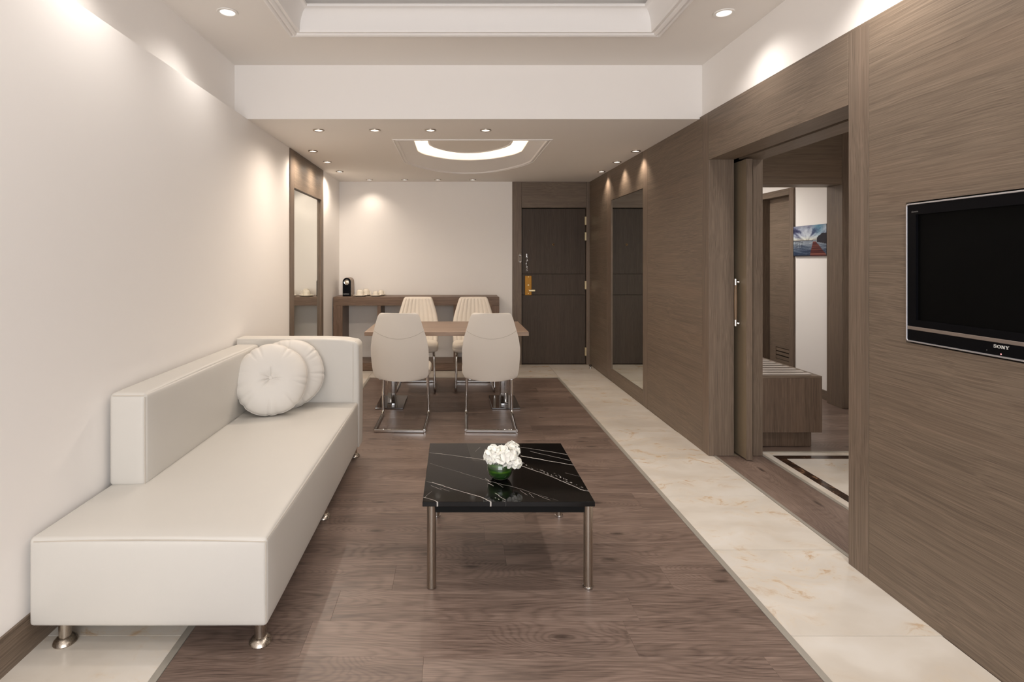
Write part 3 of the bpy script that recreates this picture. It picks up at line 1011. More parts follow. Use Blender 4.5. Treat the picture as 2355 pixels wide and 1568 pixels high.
# stitched seams
sm = MB()
def bow(p0, p1, amp, ax, n=12):
    return [tuple(p0[i] + (p1[i] - p0[i]) * k / n + (amp * (1 - (2 * k / n - 1) ** 2) if i == ax else 0) for i in range(3)) for k in range(n + 1)]
sm.tube(bow((SX_L + 0.02, SFY0 - 0.001, 0.401), (SX_R - 0.006, SFY0 - 0.001, 0.401), 0.006, 1 + 1), 0.0016, 6)
sm.tube([(SX_R - 0.004, SFY0 + 0.003, 0.40), (SX_R - 0.003, SFY0 + 0.002, 0.11)], 0.0016, 6)
sm.tube(bow((SX_R - 0.003, SFY0 + 0.01, 0.404), (SX_R - 0.003, ARM_Y - 0.004, 0.404), 0.004, 0), 0.0014, 6)
sm.tube([(-1.347, 2.354, 0.41), (-1.349, 2.356, 0.80)], 0.0014, 6)
sm.tube([(SX_L + 0.02, 2.353, 0.806), (-1.352, 2.353, 0.806)], 0.0014, 6)
sm.tube([(SX_R - 0.034, ARM_Y - 0.0005, 0.42), (SX_R - 0.034, ARM_Y - 0.0005, 0.815), (SX_R - 0.018, ARM_Y + 0.02, 0.833)], 0.0014, 6)
sm.build('stitching', m_seam, sofa, smooth=60)
for yy in (1.975, 2.93, 3.84):
    for xx in (SX_R - 0.045, SX_L + 0.085):
        lg = MB().lathe([(0.0225, 0.0985), (0.0205, 0.03), (0.0205, 0.02)], (xx, yy, 0), 20).build('leg', m_steel, sofa, smooth=40)
        MB().lathe([(0.021, 0.026), (0.027, 0.022), (0.037, 0.012), (0.040, 0.004), (0.038, 0.0)], (xx, yy, 0.0), 24).build('foot', m_steel, lg, smooth=40)

# ------------------------------------------------------------------ round pillows
def round_pillow(label, c, yaw, tilt, R, T, seed, button):
    rnd = random.Random(seed)
    N, Mr = 200, 20
    angs, a = [], 0.0
    while a < 2 * PI - 0.12:
        angs.append((a + rnd.uniform(-0.08, 0.08), rnd.uniform(0.1, 1.0) ** 1.5, rnd.uniform(0.025, 0.065)))
        a += rnd.uniform(0.19, 0.34)
    ph = [rnd.uniform(0, 2 * PI) for _ in range(4)]
    folds = [(rnd.uniform(0, 2 * PI), rnd.uniform(0.5, 1.0)) for _ in range(7)]
    def dang(x):
        return (x + PI) % (2 * PI) - PI
    def wrinkle(th):
        return sum(q_ * math.exp(-(dang(th - a_) / w_) ** 2) for a_, q_, w_ in angs)
    rows = []
    for side in (1, -1):
        rng = range(Mr + 1) if side == 1 else range(Mr - 1, -1, -1)
        for i in rng:
            tt = (i / Mr) ** 0.85
            ring = []
            for k in range(N):
                th = 2 * PI * k / N
                wv_ = wrinkle(th)
                fo = sum(q_ * math.exp(-(dang(th - a_) / 0.11) ** 2) for a_, q_ in folds)
                rad = R * tt * (1 + 0.010 * math.sin(5 * th + ph[0]) * tt ** 4 - 0.028 * wv_ * tt ** 8)
                h = T * max(0, 1 - tt ** 3.0) ** 0.55
                h -= T * 0.36 * math.exp(-(tt / 0.16) ** 2) + T * 0.10 * fo * math.exp(-((tt - 0.15) / 0.16) ** 2)
                h -= T * 0.27 * wv_ * max(0, (tt - 0.52) / 0.48) ** 1.6 * max(0, 1 - tt ** 3.0) ** 0.35
                h *= 1 + 0.05 * math.sin(3 * th + ph[1]) * tt
                ring.append((rad * math.cos(th), side * h if i < Mr else 0.0, rad * math.sin(th)))
            rows.append(ring)
    R3 = Matrix.Rotation(yaw, 3, 'Z') @ Matrix.Rotation(-tilt, 3, 'X')
    def xf(p):
        return tuple(R3 @ Vector((p[0], -p[1], p[2])) + Vector(c))
    t = thing('round_pillow', label, 'pillow', (c[0], c[1], 0.425), 'round pillows on the sofa')
    MB().strip([[xf(p) for p in r] for r in rows]).build('cover', m_pillow, t, smooth=75)
    if button:
        bt = MB().lathe([(0.001, 0.008), (0.008, 0.007), (0.0125, 0.004), (0.014, 0.0), (0.013, -0.003)], (0, 0, 0), 24, 'y')
        bt.v = [xf((p[0], p[1] + T * 0.66, p[2])) for p in bt.v]
        bt.build('button', m_pillow, t, smooth=50)
    MB().tube([xf((0.998 * R * (1 + 0.010 * math.sin(5 * th + ph[0]) - 0.028 * wrinkle(th)) * math.cos(th), 0.0, 0.998 * R * (1 + 0.010 * math.sin(5 * th + ph[0]) - 0.028 * wrinkle(th)) * math.sin(th)))
               for th in [2 * PI * k / 200 for k in range(200)]], 0.0022, 6, closed=True).build('piping', m_pillow, t, smooth=60)
    return t
round_pillow('white round pillow with a sunken centre button, in front of its twin on the sofa', (-1.160, 3.43, 0.640), math.radians(16), math.radians(22), 0.226, 0.078, 3, True)
round_pillow('white round pillow leaning on the sofa end arm, half hidden by another pillow', (-1.098, 3.605, 0.640), math.radians(12), math.radians(13), 0.226, 0.070, 8, True)

# ------------------------------------------------------------------ coffee table
CTX0, CTX1, CTY0, CTY1 = -0.131, 0.597, 2.272, 2.998
CTZ = 0.380
def q(zx, zy):
    """point on the table top, from its place on the sketch of the slab"""
    px, py = 930 + zx * 0.26781, 980 + zy * 0.26781
    Y = (1.4 - CTZ) * 1240 / (py - 597)
    return ((px - 1043) * Y / 1240 - 0.233, Y - 2.635)
def S(a, b, wd, st, need=0.0):
    (ax, ay), (bx_, by_) = q(*a), q(*b)
    return (ax, ay, bx_, by_, wd, st, need)
segs = [
    S((1005, 255), (1230, 295), 0.0058, 0.95), S((1230, 295), (1475, 338), 0.0044, 0.8),
    S((985, 178), (1190, 208), 0.0028, 0.6), S((1190, 208), (1420, 246), 0.0034, 0.75),
    S((1080, 215), (1455, 300), 0.0028, 0.6), S((975, 328), (1120, 380), 0.0036, 0.85), S((1120, 380), (1245, 425), 0.0034, 0.8),
    S((1245, 425), (1400, 490), 0.0034, 0.75), S((1400, 490), (1520, 545), 0.0036, 0.8), S((1520, 545), (1600, 562), 0.0036, 0.85),
    S((1010, 310), (1100, 365), 0.0055, 0.8, 0.50), S((1150, 368), (1270, 425), 0.012, 0.85, 0.54), S((1290, 410), (1430, 485), 0.015, 0.9, 0.53),
    S((1440, 490), (1570, 548), 0.010, 0.7, 0.55),
    S((190, 475), (330, 505), 0.0022, 0.45), S((240, 482), (420, 540), 0.0030, 0.75), S((420, 540), (560, 580), 0.0030, 0.8),
    S((560, 580), (660, 605), 0.0032, 0.75), S((640, 598), (745, 650), 0.0036, 0.85), S((230, 510), (320, 545), 0.0018, 0.45), S((310, 530), (385, 557), 0.0016, 0.4),
    S((215, 225), (480, 258), 0.0026, 0.55), S((480, 258), (720, 292), 0.0030, 0.65),
    S((220, 320), (480, 395), 0.0014, 0.28), S((480, 395), (740, 475), 0.0018, 0.40), S((740, 475), (1010, 540), 0.0022, 0.5), S((1010, 540), (1250, 632), 0.0020, 0.45),
    S((165, 608), (250, 634), 0.0026, 0.6), S((250, 634), (310, 660), 0.0028, 0.7), S((175, 610), (235, 560), 0.0012, 0.35),
    S((1380, 400), (1530, 436), 0.0020, 0.35), S((700, 450), (740, 480), 0.003, 0.7), S((718, 488), (765, 512), 0.0036, 0.85), S((780, 480), (850, 525), 0.002, 0.45),
    S((780, 575), (870, 635), 0.0026, 0.6), S((990, 545), (1050, 590), 0.0018, 0.45), S((1070, 575), (1110, 610), 0.0018, 0.45),
    S((610, 218), (650, 180), 0.0014, 0.35), S((780, 615), (900, 660), 0.006, 0.6, 0.52), S((1160, 590), (1330, 640), 0.002, 0.3, 0.45),
]
m_vein = vein_marble('black_marble_white_veins', segs)
ct = thing('coffee_table', 'square black marble coffee table on four steel legs', 'table', (0.233, 2.635, 0))
MB().box(CTX0, CTX1, CTY0, CTY1, CTZ - 0.021, CTZ, 0.0015).build('table_top', m_vein, ct, (0.233, 2.635, CTZ))
m_apron = plain('black_apron', (0.004, 0.004, 0.004), 0.5, 0.0, 0.15)
LXs, LYs = (-0.094, 0.575), (2.305, 2.945)
bx('apron', m_apron, ct, LXs[0], LXs[1], 2.296, 2.314, CTZ - 0.056, CTZ - 0.0215)
bx('apron', m_apron, ct, LXs[0], LXs[1], 2.936, 2.954, CTZ - 0.056, CTZ - 0.0215)
bx('apron', m_apron, ct, -0.103, -0.085, 2.314, 2.936, CTZ - 0.056, CTZ - 0.0215)
bx('apron', m_apron, ct, 0.566, 0.584, 2.314, 2.936, CTZ - 0.056, CTZ - 0.0215)
for xx in LXs:
    for yy in LYs:
        lg = MB().lathe([(0.0195, 0.002), (0.0195, CTZ - 0.0215)], (xx, yy, 0), 24).build('leg', m_steel, ct, smooth=40)
        if not (xx < 0 and yy < 2.5):
            MB().lathe([(0.0198, 0.010), (0.0225, 0.009), (0.0235, 0.004), (0.0225, 0.0), (0.015, 0.0)], (xx, yy, 0), 24).build('foot_ring', m_chrome, lg, smooth=40)

# ------------------------------------------------------------------ vase and hydrangeas
VX, VY = 0.216, 2.515
vase = thing('glass_vase', 'small round glass vase lined with a green leaf, on the black coffee table', 'vase', (VX, VY, CTZ))
Ro, Ht = 0.0605, 0.098
def sphere_prof(R, zc, a0, a1, n=18):
    return [(max(0.0005, R * math.cos(a0 + (a1 - a0) * i / n)), zc + R * math.sin(a0 + (a1 - a0) * i / n)) for i in range(n + 1)]
a_b, a_t = -math.asin(0.86), math.asin(0.74)
zc_ = CTZ + 0.0005 + 0.86 * Ro
outp = sphere_prof(Ro, zc_, a_b, a_t)
inp = sphere_prof(Ro - 0.0022, zc_, a_b + 0.06, a_t)[::-1]
MB().lathe(outp + inp, (VX, VY, 0), 48).build('glass', m_glass, vase, smooth=50)
# rolled leaf inside
lf = []
for i, a in enumerate([-0.80 + 1.30 * k / 10 for k in range(11)]):
    Rl = Ro - 0.0032
    ring = []
    for k in range(48):
        th = 2 * PI * k / 48
        aa = a if i < 10 else a + 0.10 * math.sin(th + 2.4)
        ring.append((VX + Rl * math.cos(aa) * math.cos(th), VY + Rl * math.cos(aa) * math.sin(th), zc_ + Rl * math.sin(aa)))
    lf.append(ring)
MB().strip(lf).build('leaf_lining', m_leaf, vase, smooth=60)

def hydrangea(label, c, R, nfl, seed, psize):
    rnd = random.Random(seed)
    t = thing('hydrangea', label, 'flower', (VX + (c[0] - VX) * 0.3, VY, CTZ + 0.02), 'white hydrangeas in the vase')
    st = MB()
    b0 = Vector((VX + (c[0] - VX) * 0.3, VY + (c[1] - VY) * 0.3, CTZ + 0.02))
    mid = Vector((VX + (c[0] - VX) * 0.5, VY + (c[1] - VY) * 0.5, CTZ + 0.085))
    st.tube(rounded_path([b0, mid, Vector(c)], 0.03), 0.003, 8).build('stem', m_stem, t, smooth=50)
    pet, eye = MB(), MB()
    ga = PI * (3 - math.sqrt(5))
    for i in range(nfl):
        zz_ = 1 - 1.75 * (i + 0.5) / nfl
        rr_ = math.sqrt(max(0, 1 - zz_ * zz_))
        d = Vector((rr_ * math.cos(ga * i + seed), rr_ * math.sin(ga * i + seed), zz_))
        d = (d + Vector([rnd.uniform(-.16, .16) for _ in range(3)])).normalized()
        p = Vector(c) + d * R * rnd.uniform(0.74, 0.96)
        u = d.orthogonal().normalized()
        v = d.cross(u)
        rot = rnd.uniform(0, PI)
        for k in range(4):
            a = rot + k * PI / 2 + rnd.uniform(-.15, .15)
            du = u * math.cos(a) + v * math.sin(a)
            dv = d.cross(du)
            L, W = psize * rnd.uniform(0.85, 1.1), psize * rnd.uniform(0.50, 0.62)
            cup = rnd.uniform(-0.25, 0.35)
            pts = []
            for ti, wd in ((0.06, 0.3), (0.42, 1.0), (0.78, 1.05), (1.0, 0.5)):
                for s in (-1, 0, 1):
                    lift = cup * (ti ** 2) * L * 0.7 - (0.12 * L if s == 0 else 0) * math.sin(PI * ti)
                    pts.append(p + du * L * ti + dv * W * wd * s + d * lift)
            fs = [(r_ * 3 + c_, r_ * 3 + c_ + 1, r_ * 3 + c_ + 4, r_ * 3 + c_ + 3) for r_ in range(3) for c_ in range(2)]
            pet.add([x[:] for x in pts], fs)
        eye.lathe([(0.0016, -0.001), (0.0013, 0.0015), (0.0004, 0.0018)], (p + d * 0.001)[:], 5)
    core = MB().lathe(sphere_prof(R * 0.70, 0, -1.5, 1.5, 8), c, 14)
    core.build('flower_core', m_bud, t, smooth=60)
    f = pet.build('petals', m_petal, t, smooth=80, recalc=False)
    f['kind'] = 'stuff'
    e_ = eye.build('floret_eyes', m_bud, t, recalc=False)
    e_['kind'] = 'stuff'
hydrangea('white hydrangea head leaning out over the vase rim towards the sofa', (0.185, 2.505, 0.490), 0.043, 26, 1, 0.025)
hydrangea('largest white hydrangea head, in the middle of the vase', (0.238, 2.490, 0.492), 0.049, 32, 2, 0.027)
hydrangea('small tight white hydrangea head drooping lowest, outside the vase rim', (0.287, 2.492, 0.462), 0.029, 40, 3, 0.0135)
hydrangea('white hydrangea head standing highest, behind the drooping one', (0.274, 2.535, 0.505), 0.037, 26, 4, 0.023)

# ------------------------------------------------------------------ dining table
dt = thing('dining_table', 'rectangular wood-top dining table on two chrome pedestals', 'table', (-0.06, 5.185, 0))
MB().box(-0.790, 0.668, 4.775, 5.590, 0.725, 0.760, 0.002).build('table_top', m_table_x, dt)
bx('support_beam', m_darksteel, dt, -0.62, 0.51, 5.22, 5.30, 0.702, 0.7245)
for xc in (-0.603, 0.493):
    bx('base_plate', m_darksteel, dt, xc - 0.134, xc + 0.134, 5.045, 5.515, 0.0015, 0.013, 0.003)
    MB().box(xc - 0.038, xc + 0.038, 5.215, 5.335, 0.0132, 0.7015, 0.006).build('column', m_chrome, dt, smooth=30)

# ------------------------------------------------------------------ dining chairs (front faces +y, origin on the floor under the seat)
HW = [(0.400, 0.196), (0.406, 0.212), (0.420, 0.222), (0.450, 0.229), (0.510, 0.234), (0.60, 0.2375), (0.68, 0.236), (0.76, 0.223), (0.831, 0.203), (0.905, 0.181), (0.940, 0.169), (0.956, 0.162), (0.966, 0.153), (0.972, 0.140)]
def halfw(z):
    for (z0, w0), (z1, w1) in zip(HW[:-1], HW[1:]):
        if z <= z1:
            return w0 + (w1 - w0) * (z - z0) / (z1 - z0)
    return HW[-1][1]
def back_y(u, z):
    s = (z - 0.40) / 0.572
    return -0.205 - 0.15 * s - 0.02 * math.sin(PI * s) + 0.055 * u * u * (1 - 0.45 * s)
def thick(u, z):
    s = (z - 0.40) / 0.572
    e_ = max(0.0, 1 - abs(u) ** 5) ** 0.5
    end = min(1.0, max(0.0, (1 - s) / 0.035)) ** 0.5 * min(1.0, max(0.0, s / 0.03)) ** 0.5
    return 0.008 + (0.058 - 0.018 * s) * e_ * (0.25 + 0.75 * end)
def sag(u, z):
    s = (z - 0.40) / 0.572
    k = max(0.0, 1 - s / 0.25)
    return -0.006 * (1 - u * u) * k + 0.008 * abs(u) ** 3 * k
chair0 = thing('dining_chair', 'x', 'chair', (0, 0, 0), 'cream dining chairs round the table')
zs = [0.400, 0.404, 0.410, 0.42, 0.435, 0.455, 0.48] + [0.51 + 0.0215 * i for i in range(20)] + [0.932, 0.945, 0.955, 0.962, 0.967, 0.970, 0.972]
NU = 64
rings = []
for z in zs:
    hw_ = halfw(z)
    r_ = []
    for k in range(NU + 1):
        u = -1 + 2 * k / NU
        r_.append((u * hw_, back_y(u, z), z + sag(u, z)))
    for k in range(NU, -1, -1):
        u = -1 + 2 * k / NU
        s = (z - 0.40) / 0.572
        flute = -0.007 * (abs(math.sin(PI * 4.5 * (u * 1.0 + 1))) ** 0.6 - 1) * -1 if abs(u) < 0.999 else 0
        fade = min(1.0, max(0.0, (0.972 - z) / 0.03)) * (1 - abs(u) ** 8)
        r_.append((u * hw_, back_y(u, z) + thick(u, z) + (0.012 * (abs(math.sin(PI * 4.5 * (u + 1))) ** 0.5 - 1)) * fade, z + sag(u, z)))
    rings.append(r_)
bk = MB().strip(rings)
n_ = len(rings[0])
for base in (0, (len(rings) - 1) * n_):
    for k in range(NU):
        a, b = base + k, base + k + 1
        c_, d_ = base + n_ - 2 - k, base + n_ - 1 - k
        bk.f.append((a, b, c_, d_))
bko = bk.build('backrest', m_chair, chair0, (0, 0, 0), 50)
sa = []
for i in range(25):
    u = -0.985 + 1.97 * i / 24
    z = 0.762 + 0.066 * abs(u) ** 1.9
    sa.append((u * halfw(z), back_y(u, z) - 0.0005, z))
MB().tube(sa, 0.0018, 6).build('back_seam', m_seam, bko, (0, 0, 0), 60)
# seat cushion: padded, with rounded front corners
def seat_outline(n=40):
    pts = []
    for i in range(n):
        a = 2 * PI * i / n
        ca, sa_ = math.cos(a), math.sin(a)
        e_ = 4.2
        x_ = 0.240 * math.copysign(abs(ca) ** (2 / e_), ca)
        y_ = 0.022 + 0.226 * math.copysign(abs(sa_) ** (2 / e_), sa_)
        pts.append((x_, y_))
    return pts
so = seat_outline(56)
def sring(k, z):
    return [(x_ * k, 0.022 + (y_ - 0.022) * k, z) for x_, y_ in so]
rows = [sring(0.0, 0.423), sring(0.5, 0.423), sring(0.93, 0.423), sring(0.985, 0.430), sring(1.0, 0.442), sring(1.0, 0.456), sring(0.992, 0.462), sring(1.003, 0.468), sring(0.995, 0.482),
        sring(0.965, 0.494), sring(0.90, 0.503), sring(0.75, 0.510), sring(0.5, 0.514), sring(0.25, 0.5155), sring(0.0, 0.516)]
MB().strip(rows).build('seat', m_chair, chair0, (0, 0, 0), 60)
for s in (-1, 1):
    path = rounded_path([(s * 0.170, -0.165, 0.412), (s * 0.196, 0.185, 0.412), (s * 0.206, 0.205, 0.0135), (s * 0.202, -0.270, 0.0135)], 0.05)
    MB().tube(path, 0.0130, 12).build('leg', m_chrome, chair0, (0, 0, 0), 50)
MB().box(-0.204, 0.204, -0.291, -0.269, 0.001, 0.025, 0.004).build('floor_bar', m_chrome, chair0, (0, 0, 0), 30)
MB().tube([(-0.178, -0.06, 0.412), (0.178, -0.06, 0.412)], 0.009, 10).build('cross_bar', m_chrome, chair0, (0, 0, 0), 50)
chair0.location = (-0.434, 4.65, 0)
chair0.rotation_euler = (0, 0, math.radians(-1.5))
chair0['label'] = 'cream dining chair with its plain back turned, standing nearest the sofa arm'
dup(chair0, (0.313, 4.65, 0), math.radians(-1.5), 'cream dining chair with its plain back turned, at the entrance door end of the table')
dup(chair0, (-0.405, 5.88, 0), math.radians(180.5), 'cream dining chair showing its fluted backrest, console side, towards the coffee machine')
dup(chair0, (0.228, 5.87, 0), math.radians(180.0), 'cream dining chair showing its fluted backrest, console side, nearer the entrance door')

# ------------------------------------------------------------------ console table
co = thing('console_table', 'long brown wood console with open bays against the far white wall', 'console', (-0.43, 6.98, 0))
CY0, CY1 = 6.775, 7.185
bx('top', m_console_x, co, -1.512, 0.575, CY0, CY1, 0.823, 0.930, 0.002)
bx('leg', m_console_z, co, -1.512, -1.395, CY0, CY1, 0.104, 0.8225, 0.002)
bx('leg', m_console_z, co, 0.465, 0.575, CY0, CY1, 0.104, 0.8225, 0.002)
bx('plinth', m_console_x, co, -1.512, 0.575, CY0, CY1, 0.004, 0.1035, 0.002)
for xx in (-0.937, 0.022):
    bx('upright', m_console_z, co, xx - 0.022, xx + 0.022, CY0 + 0.004, CY1, 0.104, 0.8225, 0.002)
bx('base_gap', m_dark, co, -1.50, 0.565, CY0 + 0.01, CY1, 0.0, 0.0038)

# ------------------------------------------------------------------ coffee machine
cmx, cmy0, cmz = -1.373, 6.93, 0.9305
cm = thing('coffee_machine', 'black capsule coffee machine with round chrome dial on the console', 'coffee machine', (cmx, 7.03, cmz))
def dshape(hw_, h, n=16):
    o_ = [(-hw_, 0.0)]
    o_ = [(cmx - hw_, cmz), (cmx + hw_, cmz)]
    for i in range(n + 1):
        a = PI * i / n
        o_.append((cmx + hw_ * math.cos(a), cmz + h - hw_ + hw_ * math.sin(a)))
    return o_
MB().prism(dshape(0.052, 0.235), cmy0, cmy0 + 0.014).build('front', m_black, cm, smooth=30)
MB().prism(dshape(0.054, 0.238), cmy0 + 0.0142, cmy0 + 0.22).build('housing', m_machine, cm, smooth=30)
zc_d = cmz + 0.180
MB().lathe([(0.026, 0.0), (0.035, 0.0), (0.036, -0.004), (0.033, -0.008), (0.027, -0.007)], (cmx - 0.001, cmy0, zc_d), 32, 'y', close=True).build('dial_ring', m_chrome, cm, smooth=40)
MB().lathe([(0.0255, 0.0), (0.0255, -0.003), (0.016, -0.0045), (0.015, -0.009), (0.0, -0.010)], (cmx - 0.001, cmy0, zc_d), 28, 'y').build('dial', plain('dial_pearl', srgb(226, 216, 196), 0.2, 0.5), cm, smooth=40)
bx('spout', m_black, cm, cmx - 0.012, cmx + 0.012, cmy0 - 0.014, cmy0, zc_d - 0.058, zc_d - 0.045, 0.003)
bx('drip_tray', m_black, cm, cmx - 0.050, cmx + 0.050, cmy0 - 0.006, cmy0, cmz, cmz + 0.012, 0.002)
MB().lathe([(0.006, 0.0), (0.006, 0.002), (0.0, 0.002)], (cmx + 0.054, cmy0 + 0.05, cmz + 0.035), 12, 'x').build('side_badge', m_letter, cm)

def text_mesh(body, size, loc, rot, mat, parent, name='lettering', extrude=0.0004, width=None):
    cu = bpy.data.curves.new(name, 'FONT')
    cu.body, cu.size, cu.extrude = body, size, extrude
    cu.align_x, cu.align_y = 'CENTER', 'CENTER'
    to = bpy.data.objects.new(name, cu)
    COL.objects.link(to)
    dg = bpy.context.evaluated_depsgraph_get()
    me = bpy.data.meshes.new_from_object(to.evaluated_get(dg))
    COL.objects.unlink(to)
    bpy.data.objects.remove(to)
    if width:
        xs_ = [v.co.x for v in me.vertices]
        k = width / (max(xs_) - min(xs_))
        for v in me.vertices:
            v.co.x *= k
    me.materials.clear()
    me.materials.append(mat)
    o = link(name, me, parent, loc)
    o.rotation_euler = rot
    return o
text_mesh('NESPRESSO', 0.014, (cmx - 0.006, cmy0 - 0.0006, cmz + 0.0275), (PI / 2, 0, 0), m_letter, cm, width=0.074)

# ------------------------------------------------------------------ cups upside down on saucers
def cup_and_saucer(x, y, R, H, RS, lab_c, lab_s, ang, grp):
    z0 = 0.9305
    s = MB().lathe([(RS * 0.55, 0.0), (RS * 0.60, 0.004), (RS * 0.97, 0.013), (RS, 0.015), (RS * 0.97, 0.017), (RS * 0.62, 0.010), (RS * 0.58, 0.0085), (0.001, 0.0085)], (x, y, z0), 40).build('saucer', m_porcelain, None, (x, y, z0), 50)
    tag(s, lab_s, 'saucer', 'saucers on the console')
    zc = z0 + 0.0090
    t = thing('coffee_cup', lab_c, 'cup', (x, y, zc), 'coffee cups on the console')
    pr = [(R * 0.93, 0.003), (R, 0.0), (R * 1.0, 0.004), (R * 0.985, H * 0.45), (R * 0.93, H * 0.72), (R * 0.80, H * 0.86), (R * 0.66, H * 0.90), (R * 0.64, H), (R * 0.58, H), (R * 0.56, H * 0.93), (0.001, H * 0.92)]
    MB().lathe(pr, (x, y, zc), 36).build('bowl', m_porcelain, t, smooth=40)
    ca, sa_ = math.cos(ang), math.sin(ang)
    pts = []
    for u, v in ((0.94, 0.66), (1.18, 0.70), (1.42, 0.52), (1.50, 0.30), (1.36, 0.14), (1.02, 0.16)):
        pts.append((x + ca * R * u, y + sa_ * R * u, zc + H * v))
    MB().tube(rounded_path(pts, 0.012, 4), 0.0038, 8).build('handle', m_porcelain, t, smooth=60)
kk = 6.93 / 1240
cup_and_saucer((828.5 - 1043) * kk, 6.915, 0.046, 0.076, 0.092, 'larger white coffee cup upside down on a saucer next to the coffee machine', 'white saucer under the larger front cup next to the coffee machine', 0.6, 0)
cup_and_saucer((838.5 - 1043) * 7.07 / 1240 + 0.018, 7.075, 0.046, 0.080, 0.088, 'white coffee cup upside down close to the wall, behind the larger front cup', 'white saucer close to the wall, behind the one next to the coffee machine', -0.2, 0)
cup_and_saucer((864.5 - 1043) * kk, 6.915, 0.035, 0.058, 0.073, 'small white espresso cup upside down, farthest from the coffee machine at the front', 'small white saucer at the console front, farther from the coffee machine', 0.6, 0)
cup_and_saucer((873.5 - 1043) * 7.07 / 1240 + 0.018, 7.06, 0.035, 0.064, 0.070, 'small white espresso cup upside down close to the wall, behind its twin', 'small white saucer close to the wall, under the rear espresso cup', -0.2, 0)

# ------------------------------------------------------------------ door stop
ds = thing('door_stop', 'small chrome ball door stop on the floor beside the entrance door', 'door stop', (1.765, 6.95, 0.0005))
MB().lathe([(0.019, 0.0005), (0.019, 0.006), (0.012, 0.010), (0.011, 0.022)], (1.765, 6.95, 0), 20).build('base', m_chrome, ds, smooth=40)
MB().lathe([(0.011, 0.0222), (0.020, 0.030), (0.021, 0.040), (0.014, 0.050), (0.001, 0.053)], (1.765, 6.95, 0), 20).build('rubber_head', plain('dark_rubber', srgb(60, 50, 44), 0.35), ds, smooth=40)

# ------------------------------------------------------------------ television
tv = thing('television', 'flat black television set into the brown wall panel', 'television', (XR, 1.77, TVZ0))
tb = bmesh.new()
def rounded_rect(y0, y1, z0, z1, r, n=5):
    pts = []
    for (cy_, cz_, a0) in ((y1 - r, z1 - r, 0), (y0 + r, z1 - r, PI / 2), (y0 + r, z0 + r, PI), (y1 - r, z0 + r, 1.5 * PI)):
        for i in range(n + 1):
            a = a0 + PI / 2 * i / n
            pts.append((cy_ + r * math.cos(a), cz_ + r * math.sin(a)))
    return pts
tb.free()
b0, b1 = TVY0, TVY1
fr = 0.007
def ring_yz(x, d, r):
    return [(x, p[0], p[1]) for p in rounded_rect(b0 + d, b1 - d, TVZ0 + d, TVZ1 - d, r)]
MB().strip([ring_yz(XR + 0.0155, 0, 0.010), ring_yz(XR - 0.004, 0, 0.010), ring_yz(XR - 0.006, 0.0015, 0.009), ring_yz(XR - 0.006, fr - 0.0015, 0.006), ring_yz(XR - 0.002, fr, 0.005), ring_yz(XR + 0.0155, fr, 0.005)]).build('bezel_edge', m_tvbezel, tv, smooth=35, recalc=False)
sy0, sy1, sz0, sz1 = b0 + 0.048, b1 - 0.046, 1.164, 1.577
bzm = MB()
bzm.box(XR - 0.004, XR + 0.015, b0 + fr, sy0, 1.137, TVZ1 - fr)
bzm.box(XR - 0.004, XR + 0.015, sy1, b1 - fr, 1.137, TVZ1 - fr)
bzm.box(XR - 0.004, XR + 0.015, sy0, sy1, sz1, TVZ1 - fr)
bzm.box(XR - 0.004, XR + 0.015, sy0, sy1, 1.137, sz0)
bzm.build('frame', m_black, tv)
bx('screen', m_screen, tv, XR + 0.006, XR + 0.010, sy0 - 0.001, sy1 + 0.001, sz0 - 0.001, sz1 + 0.001)
bx('silver_bar', m_tvsilver, tv, XR - 0.005, XR + 0.015, b0 + fr, b1 - fr, 1.1225, 1.1368, 0.002)
bx('lower_panel', m_black, tv, XR - 0.004, XR + 0.015, b0 + fr, b1 - fr, TVZ0 + fr, 1.1222)
